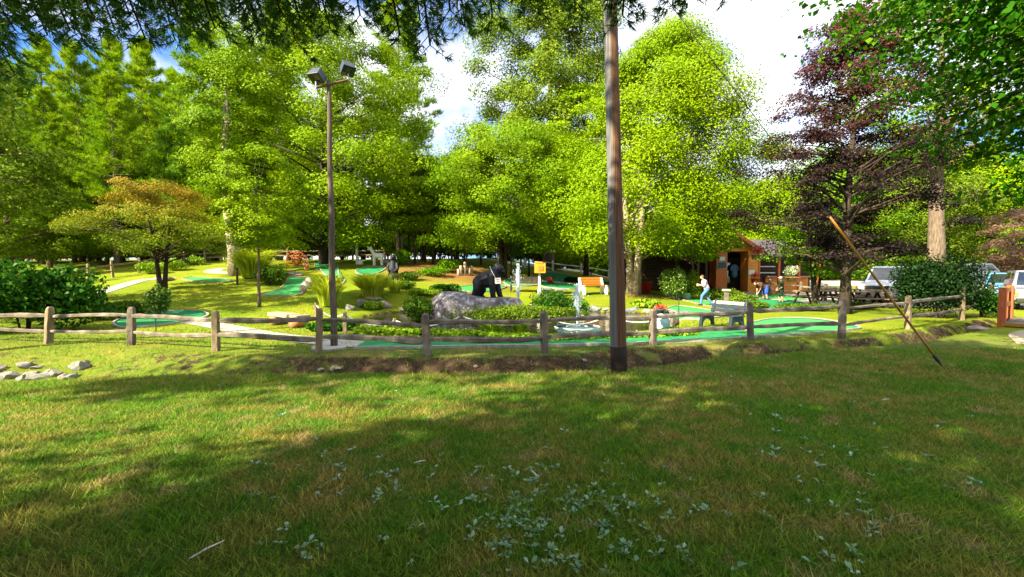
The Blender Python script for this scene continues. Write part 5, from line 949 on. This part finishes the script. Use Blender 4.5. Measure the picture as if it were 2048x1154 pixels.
grass_clump('thin grass beside the black bear figure', G(790, 585), 4, 260, .8, .7, .015); grass_clump('bright grass tuft on the hill beside the path', G(470, 540), 5, 300, 1.0, .8, .03); grass_clump('green iris leaves at the pond front', GD(985, 11.6), 6, 220, .5, .4, .02, 'lime'); grass_clump('green leaves at the pond front, further right', GD(1040, 11.6), 7, 180, .45, .3, .02, 'lime')
# ground cover strip in front of the pond
rg = np.random.default_rng(55); n = 9000; u_ = rg.uniform(0, 1, n); X = -4.2 + 9.2 * u_; Yc = np.interp(X, [-4.2, -2, 1, 5], [11.4, 10.95, 10.7, 11.5]); Y = Yc + rg.normal(0, .22, n) * (1 - .4 * u_); C = np.stack([X, Y, th(X, Y) + rg.uniform(.02, .2, n) * np.interp(X, [-4, -1, 0, 5], [1.2, 1, .6, .5])], 1)
V, Fc = leaf_quads(C, rg.normal(size=(n, 3)) * .7 + np.array((0, 0, .2)), np.array((0, 0, 1.)) + rg.normal(size=(n, 3)) * .5, .11 * rg.uniform(.6, 1.2, n), .08); o = link('ground_cover', npmesh('ground_cover', V, Fc, M['lime'])); tag(o, 'bright green ground cover along the front of the pond', 'plants', kind='stuff')
# ------------------------------------------------------------------ log cabin cafe
cz = th1(14, 29); yb = 28.6; X0, X1, X2 = GD(1285, yb).x, GD(1500, yb).x, GD(1650, yb).x; cab = thing('log_cabin', 'orange brown log cabin with dark porch behind the bright maple', 'cabin', (X0, yb, cz))
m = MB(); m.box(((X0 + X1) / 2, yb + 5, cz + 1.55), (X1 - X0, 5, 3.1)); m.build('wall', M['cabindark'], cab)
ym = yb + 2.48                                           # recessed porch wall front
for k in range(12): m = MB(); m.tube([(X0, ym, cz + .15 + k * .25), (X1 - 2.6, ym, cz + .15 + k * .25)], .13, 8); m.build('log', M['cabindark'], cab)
m = MB(); m.box(((X0 + X1) / 2, yb + 1.2, cz + .06), (X1 - X0, 2.6, .12)); m.build('porch_floor', M['wood'], cab)
for x in (X0 + .1, X0 + 2.3, X0 + 4.3): m = MB(); m.box((x, yb + .1, cz + 1.6), (.16, .16, 3.0)); m.build('porch_post', M['cabindark'], cab)
dx0, dx1 = GD(1455, yb).x, GD(1497, yb).x; px0 = GD(1433, yb).x
m = MB(); m.box(((px0 + dx0) / 2, yb + .6, cz + 1.55), (dx0 - px0, 1.0, 2.85)); m.build('front_panel', M['cabin'], cab); m = MB(); m.box(((dx1 + X1 + .55) / 2, yb + .6, cz + 1.55), (X1 + .55 - dx1, 1.0, 2.85)); m.build('front_panel', M['cabinorange'], cab)
m = MB(); m.box(((dx0 + dx1) / 2, yb + 1.3, cz + 1.3), (dx1 - dx0, .05, 2.5)); dr = m.build('door', M['interior'], cab); m = MB(); m.box(((dx0 + dx1) / 2 - .2, yb + 1.24, cz + 1.5), (.5, .03, 1.4)); m.build('pane', M['glass'], dr); m = MB(); m.box((dx0 + .35, yb + 1.24, cz + .75), (.45, .03, .5)); m.build('poster', M['print'], dr)
m = MB(); m.box(((dx0 + dx1) / 2, yb - .1, cz + .1), (dx1 - dx0 + .6, .7, .18)); m.build('doorstep', M['concrete'], cab)
xc = (px0 + dx0) / 2
for zz, hh, ww, mt in ((2.45, .32, .42, 'print'), (2.0, .5, .62, 'chalk')):
    m = MB(); m.box((xc, yb + .075, cz + zz), (ww, .03, hh)); o = m.build('notice_board', M['border'], cab); m = MB(); m.box((xc, yb + .05, cz + zz), (ww - .08, .02, hh - .08)); m.build('notice_face', M[mt], o)
m = MB(); m.box((X1 + .1, yb + .07, cz + 1.55), (.46, .03, .36)); o = m.build('notice_board', M['border'], cab); m = MB(); m.box((X1 + .1, yb + .045, cz + 1.55), (.38, .02, .28)); m.build('notice_face', M['print'], o)
# gable roof: ridge runs away from the viewer
ga, gb, gzp, gez = GD(1395, yb).x, GD(1512, yb).x, cz + 4.3, cz + 2.95; gc = (ga + gb) / 2
m = MB(); m.prism([(ga, gez), (gb, gez), (gc, gzp)], yb + .15, yb + .35); m.build('gable', M['cabinorange'], cab)
for sx in (-1, 1):
    m = MB(); e = gc + sx * (gb - gc + .35); m.add([(gc, yb - .4, gzp + .05), (e, yb - .4, gez - .2), (e, yb + 7.5, gez - .2), (gc, yb + 7.5, gzp + .05), (gc, yb - .4, gzp + .17), (e, yb - .4, gez - .08), (e, yb + 7.5, gez - .08), (gc, yb + 7.5, gzp + .17)], [(0, 1, 2, 3), (7, 6, 5, 4), (0, 4, 5, 1), (1, 5, 6, 2), (2, 6, 7, 3), (3, 7, 4, 0)]); m.build('roof_slope', M['shingle'], cab)
    m = MB(); m.bar((gc, yb - .42, gzp + .06), (e, yb - .42, gez - .16), .05, .22); m.build('barge_board', M['cabin'], cab)
m = MB(); m.box(((X0 + ga) / 2 - .2, yb + 2.4, cz + 3.12), (ga - X0 + 1.4, 6, .16), Matrix.Rotation(.05, 3, 'X')); m.build('porch_roof', M['cabindark'], cab)
xs, xe = X1 + .45, X2
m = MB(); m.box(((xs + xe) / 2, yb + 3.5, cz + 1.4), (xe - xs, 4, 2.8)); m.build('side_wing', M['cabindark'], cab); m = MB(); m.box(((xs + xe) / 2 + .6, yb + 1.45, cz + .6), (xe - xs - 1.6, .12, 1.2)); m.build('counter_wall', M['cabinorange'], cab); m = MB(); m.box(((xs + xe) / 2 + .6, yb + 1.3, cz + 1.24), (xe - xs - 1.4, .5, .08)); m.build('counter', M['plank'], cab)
m = MB(); m.add([(gb - .3, yb + .2, cz + 2.62), (xe + .3, yb + .2, cz + 2.62), (xe + .3, yb + 3.6, cz + 3.9), (gb - .3, yb + 3.6, cz + 3.9), (gb - .3, yb + .2, cz + 2.74), (xe + .3, yb + .2, cz + 2.74), (xe + .3, yb + 3.6, cz + 4.02), (gb - .3, yb + 3.6, cz + 4.02)], [(3, 2, 1, 0), (4, 5, 6, 7), (0, 1, 5, 4), (1, 2, 6, 5), (2, 3, 7, 6), (3, 0, 4, 7)]); m.build('wing_roof', M['shingle'], cab); m = MB(); m.box(((gb + xe) / 2, yb + .17, cz + 2.66), (xe - gb + .6, .05, .18)); m.build('fascia', M['plank'], cab)
for k in range(4): m = MB(); x = xs + .3 + k * (xe - xs - .5) / 3; m.box((x, yb + .35, cz + 1.3), (.13, .13, 2.6)); m.build('wing_post', M['cabin'], cab)
for k in range(3): m = MB(); m.box((xs + 1.4, yb + 1.38, cz + 1.5 + k * .22), (1.3, .05, .08)); m.build('menu_slat', M['paleplastic'] if k != 1 else M['cabindark'], cab)
# person-less blue garment hanging in the doorway
t = thing('hanging_shirt', 'blue shirt hanging in the cabin doorway', 'shirt', ((dx0 + dx1) / 2 + .25, yb + 1.0, cz + 1.35)); m = MB(); limb(m, [(0, 0, 0), (0, 0, .45), (0, 0, .62)], [.2, .17, .15]); limb(m, [(-.14, 0, .62), (-.26, 0, .38)], [.09, .08]); limb(m, [(.14, 0, .62), (.26, 0, .38)], [.09, .08]); blob(m, 'cloth', M['jeans'], t, .03)
# far building with stone chimney and white wall beyond the lot
b = GD(1215, 52); t = thing('far_building', 'small stone fronted building with a pale terrace wall beyond the gravel lot', 'building', b); s = 52 / F; m = MB(); m.box(b + Vector((.5, 1.5, 1.4)), (9, 3, 2.8)); m.build('wall', M['stonepale'], t); m = MB(); m.box(b + Vector((1.0, 3.2, 3.3)), (4.2, 3, 2.8)); m.build('upper_wall', M['stonepale'], t); m = MB(); m.prism([(-2.9, 0), (2.9, 0), (0, 1.6)], -1.9, 1.9, Matrix.Translation(b + Vector((1.0, 3.2, 4.7)))); m.build('roof', M['cabin'], t)
for k in range(4): m = MB(); m.box(b + Vector((-3.4 + 2.4 * k, -.06, 1.4)), (.12, .1, 2.8)); m.build('wall_post', M['white'], t)
m = MB(); m.box(b + Vector((.5, 0, 2.86)), (9.2, .25, .12)); m.build('coping', M['white'], t); m = MB(); m.box(b + Vector((.6, 1.62, 3.5)), (1.2, .1, 1.0)); m.build('window', M['glass'], t)
# ------------------------------------------------------------------ vehicles
def car(name, label, loc, heading, Lc, Wc, Hc, paint, kind='suv', grille='blackmetal', slots=0, hood=None):
    t = thing(name, label, 'car', loc, heading); wr = .36; zc = .30; belt = Hc * .56; fx, rx = Lc / 2, -Lc / 2; wx = (Lc * .31, -Lc * .30); o_ = []
    def arch(cx): return [(cx + (wr + .07) * cos(a), wr - .02 + (wr + .07) * sin(a)) for a in np.linspace(pi, 0, 9)]
    hz = belt - .04
    out = [(rx, zc + .05)] + [(rx + .02, zc)] + arch(wx[1]) + arch(wx[0]) + [(fx - .03, zc), (fx, zc + .2), (fx - .02, hz - .12), (fx - .12, hz - .02), (fx * .45, belt + .02), (-fx * .2, belt + .03), (rx + .05, belt + .03), (rx, belt - .1)]
    m = MB(); m.prism(out, -Wc / 2, Wc / 2); m.build('body', M[paint], t, bevel=.05, world=False)
    if kind == 'jeep': cx0, cx1, tx0, tx1 = rx + .05, fx * .30, rx + .12, fx * .12
    else: cx0, cx1, tx0, tx1 = rx + .04, fx * .46, rx + .30, fx * .12
    zb, zt = belt + .0, Hc; wb, wt = Wc / 2 - .05, Wc / 2 - .2
    B = [(cx0, -wb, zb), (cx1, -wb, zb), (cx1, wb, zb), (cx0, wb, zb)]; Tt = [(tx0, -wt, zt), (tx1, -wt, zt), (tx1, wt, zt), (tx0, wt, zt)]
    m = MB(); m.add(B + Tt, [(3, 2, 1, 0), (4, 5, 6, 7), (0, 1, 5, 4), (1, 2, 6, 5), (2, 3, 7, 6), (3, 0, 4, 7)]); m.build('cabin', M[paint], t, bevel=.05, world=False)
    def pane(a, b, c, d, nm, u0, u1, v0, v1):
        a, b, c, d = map(Vector, (a, b, c, d)); n = (b - a).cross(d - a).normalized(); pt = lambda u, v: a.lerp(b, u).lerp(d.lerp(c, u), v); q = [pt(u0, v0), pt(u1, v0), pt(u1, v1), pt(u0, v1)]; m = MB(); m.add([p - n * .03 for p in q] + [p + n * .012 for p in q], [(4, 5, 6, 7), (0, 1, 5, 4), (1, 2, 6, 5), (2, 3, 7, 6), (3, 0, 4, 7)]); m.build(nm, M['glass'], t, world=False)
    pane(B[1], B[2], Tt[2], Tt[1], 'windscreen', .07, .93, .12, .9); pane(B[3], B[0], Tt[0], Tt[3], 'rear_window', .1, .9, .2, .85)
    for (a, b, c, d) in ((B[0], B[1], Tt[1], Tt[0]), (B[2], B[3], Tt[3], Tt[2])):
        for u0, u1 in ((.06, .32), (.36, .62), (.66, .93)): pane(a, b, c, d, 'side_window', u0, u1, .16, .86)
    for x in wx:
        for s in (-1, 1):
            m = MB(); Mx = Matrix.Rotation(pi / 2, 3, 'X'); m.lathe([(wr * .6, -.11), (wr * .95, -.11), (wr, -.07), (wr, .07), (wr * .95, .11), (wr * .6, .11)], (x, s * (Wc / 2 - .1), wr), 20, Mx); wl = m.build('wheel', M['tyre'], t, True, world=False); m = MB(); m.lathe([(.02, -.115), (wr * .62, -.118), (wr * .62, .118), (.02, .115)], (x, s * (Wc / 2 - .1), wr), 16, Mx); m.build('rim', M['chrome'], wl, world=False)
    m = MB(); m.box((fx + .03, 0, zc + .16), (.14, Wc - .04, .2)); m.build('bumper', M['blackmetal' if kind == 'jeep' else paint], t, bevel=.03, world=False); m = MB(); m.box((rx - .02, 0, zc + .16), (.12, Wc - .04, .2)); m.build('bumper', M['blackmetal'], t, bevel=.03, world=False)
    m = MB(); m.box((fx + .0, 0, hz - .26), (.06, Wc * .56, .2)); g = m.build('grille', M[grille], t, world=False)
    for k in range(slots): m = MB(); m.box((fx + .035, (k - (slots - 1) / 2) * Wc * .075, hz - .26), (.02, .07, .18)); m.build('grille_slot', M['blackmetal'], g, world=False)
    for s in (-1, 1):
        m = MB(); m.box((fx + .005, s * Wc * .37, hz - .25), (.07, .26, .17)); m.build('headlight', M['lens'], t, bevel=.02, world=False); m = MB(); m.box((fx - .03, s * (Wc / 2 - .045), hz - .25), (.12, .1, .16)); m.build('indicator', M['amber'], t, world=False); m = MB(); m.box((rx, s * Wc * .42, belt - .2), (.05, .2, .25)); m.build('tail_light', M['redpaint'], t, world=False); m = MB(); m.box((cx1 - .25, s * (Wc / 2 + .07), belt + .1), (.1, .16, .13)); m.build('mirror', M['blackmetal'], t, bevel=.02, world=False)
    m = MB(); m.box((fx + .105, 0, zc + .16), (.01, .36, .1)); m.build('number_plate', M['paleplastic'], t, world=False)
    return t
car('parked_car', 'white car parked behind the picnic tables, half hidden by the hedge', GD(1778, 24.5), pi + .62, 4.7, 1.85, 2.0, 'carwhite')
car('parked_car', 'blue car parked behind the wooden bridge', GD(2010, 26), pi + .75, 4.6, 1.8, 1.55, 'carblue')
car('parked_jeep', 'pale boxy off road car with slotted grille at the right edge', GD(2072, 20), -pi / 2 - .75, 4.2, 1.8, 1.8, 'carsilver', 'jeep', 'cargreen', 7)
car('parked_car', 'grey green estate car on the far side of the hedge', GD(1958, 37), .1, 4.6, 1.8, 1.8, 'cargreen')
b = GD(2003, 33); t = thing('motor_scooter', 'small white and black scooter near the far car', 'scooter', b, .5)
for x in (-.5, .5): m = MB(); m.lathe([(.12, -.07), (.27, -.07), (.3, 0), (.27, .07), (.12, .07)], (x, 0, .3), 14, Matrix.Rotation(pi / 2, 3, 'X')); m.build('wheel', M['tyre'], t, world=False)
m = MB(); m.prism([(-.7, .5), (-.2, .35), (.3, .35), (.55, .9), (.45, 1.0), (.2, .5), (-.1, .55), (-.2, .8), (-.75, .82)], -.14, .14); m.build('body', M['white'], t, bevel=.03, world=False); m = MB(); m.box((-.42, 0, .86), (.6, .26, .1)); m.build('seat', M['blackmetal'], t, bevel=.03, world=False); m = MB(); m.tube([(.48, -.3, 1.05), (.48, .3, 1.05)], .025, 6); m.build('handlebar', M['blackmetal'], t, world=False)
# picnic tables
for i, (px, d, rz) in enumerate([(1628, 22.3, .1), (1720, 21.0, .05), (1790, 20.6, -.1), (1680, 23.6, .2), (1752, 23, .0)]):
    lab = ['picnic table under the small cafe tree', 'picnic table right of the purple maple trunk', 'picnic table nearest the dark hedge', 'picnic table behind the purple maple trunk', 'picnic table in front of the white car'][i]
    t = thing('picnic_table', 'dark wooden ' + lab, 'picnic table', GD(px, d), rz, 'picnic tables')
    for k in range(4): m = MB(); m.box((0, -.29 + .193 * k, .74), (1.85, .175, .045)); m.build('top_plank', M['wood'], t, world=False)
    for s in (-1, 1): m = MB(); m.box((0, s * .7, .44), (1.85, .26, .045)); m.build('bench_plank', M['wood'], t, world=False)
    for x in (-.65, .65):
        for s in (-1, 1): m = MB(); m.bar((x, s * .25, .71), (x, s * .62, 0), .05, .1); m.build('leg', M['barkdark'], t, world=False)
        m = MB(); m.box((x + .05, 0, .40), (.05, 1.55, .09)); m.build('seat_beam', M['barkdark'], t, world=False)
# foot bridge at the right
b = onpt(15.9, 13.6); t = thing('foot_bridge', 'wooden foot bridge with red stained posts over the ditch at the right edge', 'bridge', b); hd = .55; dirv = Vector((cos(.66), sin(.66), 0)); sdv = Vector((dirv.y, -dirv.x, 0)); z0 = .06
st = GD(2003, 13.3); st.z = z0
for k in range(17): c = st + dirv * (.1 + k * .2) + sdv * 1.1; m = MB(); m.bar(c - sdv * 1.05, c + sdv * 1.05, .185, .05); m.build('plank', M['fence'], t)
for s in (0, 2.2):
    m = MB(); m.bar(st + sdv * s + Vector((0, 0, -.12)), st + dirv * 3.5 + sdv * s + Vector((0, 0, -.12)), .12, .22); m.build('girder', M['barkdark'], t)
    for k in (0, 3.3): m = MB(); m.box(st + dirv * k + sdv * s + Vector((0, 0, .5)), (.17, .17, 1.35), Matrix.Rotation(hd, 3, 'Z')); m.build('post', M['redwood'], t, bevel=.01)
    m = MB(); m.bar(st + sdv * s + Vector((0, 0, 1.05)), st + dirv * 3.3 + sdv * s + Vector((0, 0, 1.05)), .06, .16); m.build('rail', M['orangewood'], t); m = MB(); m.bar(st + sdv * s + Vector((0, 0, .55)), st + dirv * 3.3 + sdv * s + Vector((0, 0, .55)), .06, .14); m.build('rail', M['orangewood'], t)
m = MB(); m.bar(st - dirv * .05 + Vector((0, 0, .02)), st - dirv * .05 + sdv * 2.2 + Vector((0, 0, .02)), .1, .1); m.build('edge_strip', M['yellow'], t)
rock('pale flat stone at the near corner of the foot bridge', onpt(14.5, 12.9), (.4, .25, .1), 'stonepale')
# ------------------------------------------------------------------ lawn: blades and weeds
def blades(n, ymin, ymax, hmin, hmax, wd, seed, fn=None):
    rg = np.random.default_rng(seed); Y = ymin + (ymax - ymin) * rg.uniform(0, 1, n) ** .85; X = rg.uniform(-1, 1, n) * (Y * 1.24 + .6)
    k = fn(X, Y, rg) if fn is not None else np.ones(n, bool); X, Y = X[k], Y[k]; n = len(X); Z = th(X, Y); a = rg.uniform(0, 2 * pi, n); patch = .6 + .8 * vnoise(X * 1.6, Y * 1.6, 7)
    h = rg.uniform(hmin, hmax, n) * patch; w_ = wd * rg.uniform(.7, 1.3, n); lean = rg.normal(0, .75, (n, 2)) * h[:, None]
    V = np.empty((n, 3, 3)); V[:, 0] = np.stack([X - np.cos(a) * w_, Y - np.sin(a) * w_, Z - .004], 1); V[:, 1] = np.stack([X + np.cos(a) * w_, Y + np.sin(a) * w_, Z - .004], 1); V[:, 2] = np.stack([X + lean[:, 0], Y + lean[:, 1], Z + h], 1)
    return V.reshape(-1, 3)
nearf = lambda X, Y, rg: Y < Ye(X) + .12
V = np.concatenate([blades(340000, 1.9, 9.5, .02, .066, .0048, 1, nearf), blades(70000, 6, 13, .03, .075, .006, 2, lambda X, Y, rg: (Y > Ye(X)) & (Y < Yf(X) + .9) & (rg.uniform(0, 1, len(X)) < .55)), blades(70000, 9, 21, .03, .06, .010, 3, lambda X, Y, rg: (Y > Yf(X) + .5) & (pondr(X, Y) > 1.08) & ~((np.abs(Y - Yf(X) - 1.1) < .85) & (X > -3.6)) & (X < 8)), blades(9000, 2, 8, .05, .10, .004, 4, nearf)])
o = link('lawn_grass', npmesh('lawn_grass', V, np.arange(len(V)).reshape(-1, 3), M['grass'])); tag(o, 'short mown grass with dry patches covering the foreground lawn', 'grass', kind='stuff')
rg = np.random.default_rng(77); cl = [(1010, 1040, 130, 60, 60), (1130, 1080, 150, 50, 55), (1190, 990, 110, 40, 26), (720, 960, 120, 40, 30), (1000, 960, 120, 30, 22), (1330, 1050, 140, 60, 20), (1640, 1000, 160, 60, 22), (1700, 1110, 60, 40, 14), (1500, 900, 200, 60, 14), (1900, 960, 120, 80, 12), (520, 940, 160, 60, 8), (560, 1100, 60, 20, 8), (1780, 830, 120, 40, 8), (900, 800, 200, 40, 8), (1200, 800, 200, 30, 10)]
C, A, Ln = [], [], []
for px, py, sx, sy, n in cl:
    for _ in range(int(n * .95)):
        q = G(px + rg.normal(0, sx * .8), min(1200, py + rg.normal(0, sy * .8)), 12); k = rg.integers(3, 7); a0 = rg.uniform(0, 6)
        for j in range(k):
            a = a0 + j * 2 * pi / k + rg.normal(0, .5); l = rg.uniform(.012, .06); d = np.array((cos(a), sin(a), rg.uniform(.1, .7))); C.append(np.array(q) + d * l * .6 + np.array((0, 0, .018))); A.append(d); Ln.append(l)
C, A, Ln = np.array(C), np.array(A), np.array(Ln); V, Fc = leaf_quads(C, A, np.array((0, 0, 1.)) + rg.normal(size=C.shape) * .3, Ln, Ln * .55); o = link('lawn_weeds', npmesh('lawn_weeds', V, Fc, M['weed'])); tag(o, 'pale broad leaved weeds scattered in the lower lawn', 'weeds', kind='stuff')
for px, py, l, a, lab in ((840, 932, .05, .3, 'small pale twig in the left lawn'), (415, 1110, .09, .9, 'light stick lying in the lower left lawn'), (1070, 958, .06, 2, 'bleached leaf scrap in the middle of the lawn'), (1770, 806, .06, .1, 'pale leaf on the lawn near the guy wire')):
    q = G(px, py, 12) + Vector((0, 0, .035)); d = Vector((cos(a), sin(a), .1)) * l; m = MB(); m.tube([q - d, q + Vector((0, 0, .006)), q + d], [.004, .006, .003], 5); tag(m.build('twig', M['rope']), lab, 'twig')
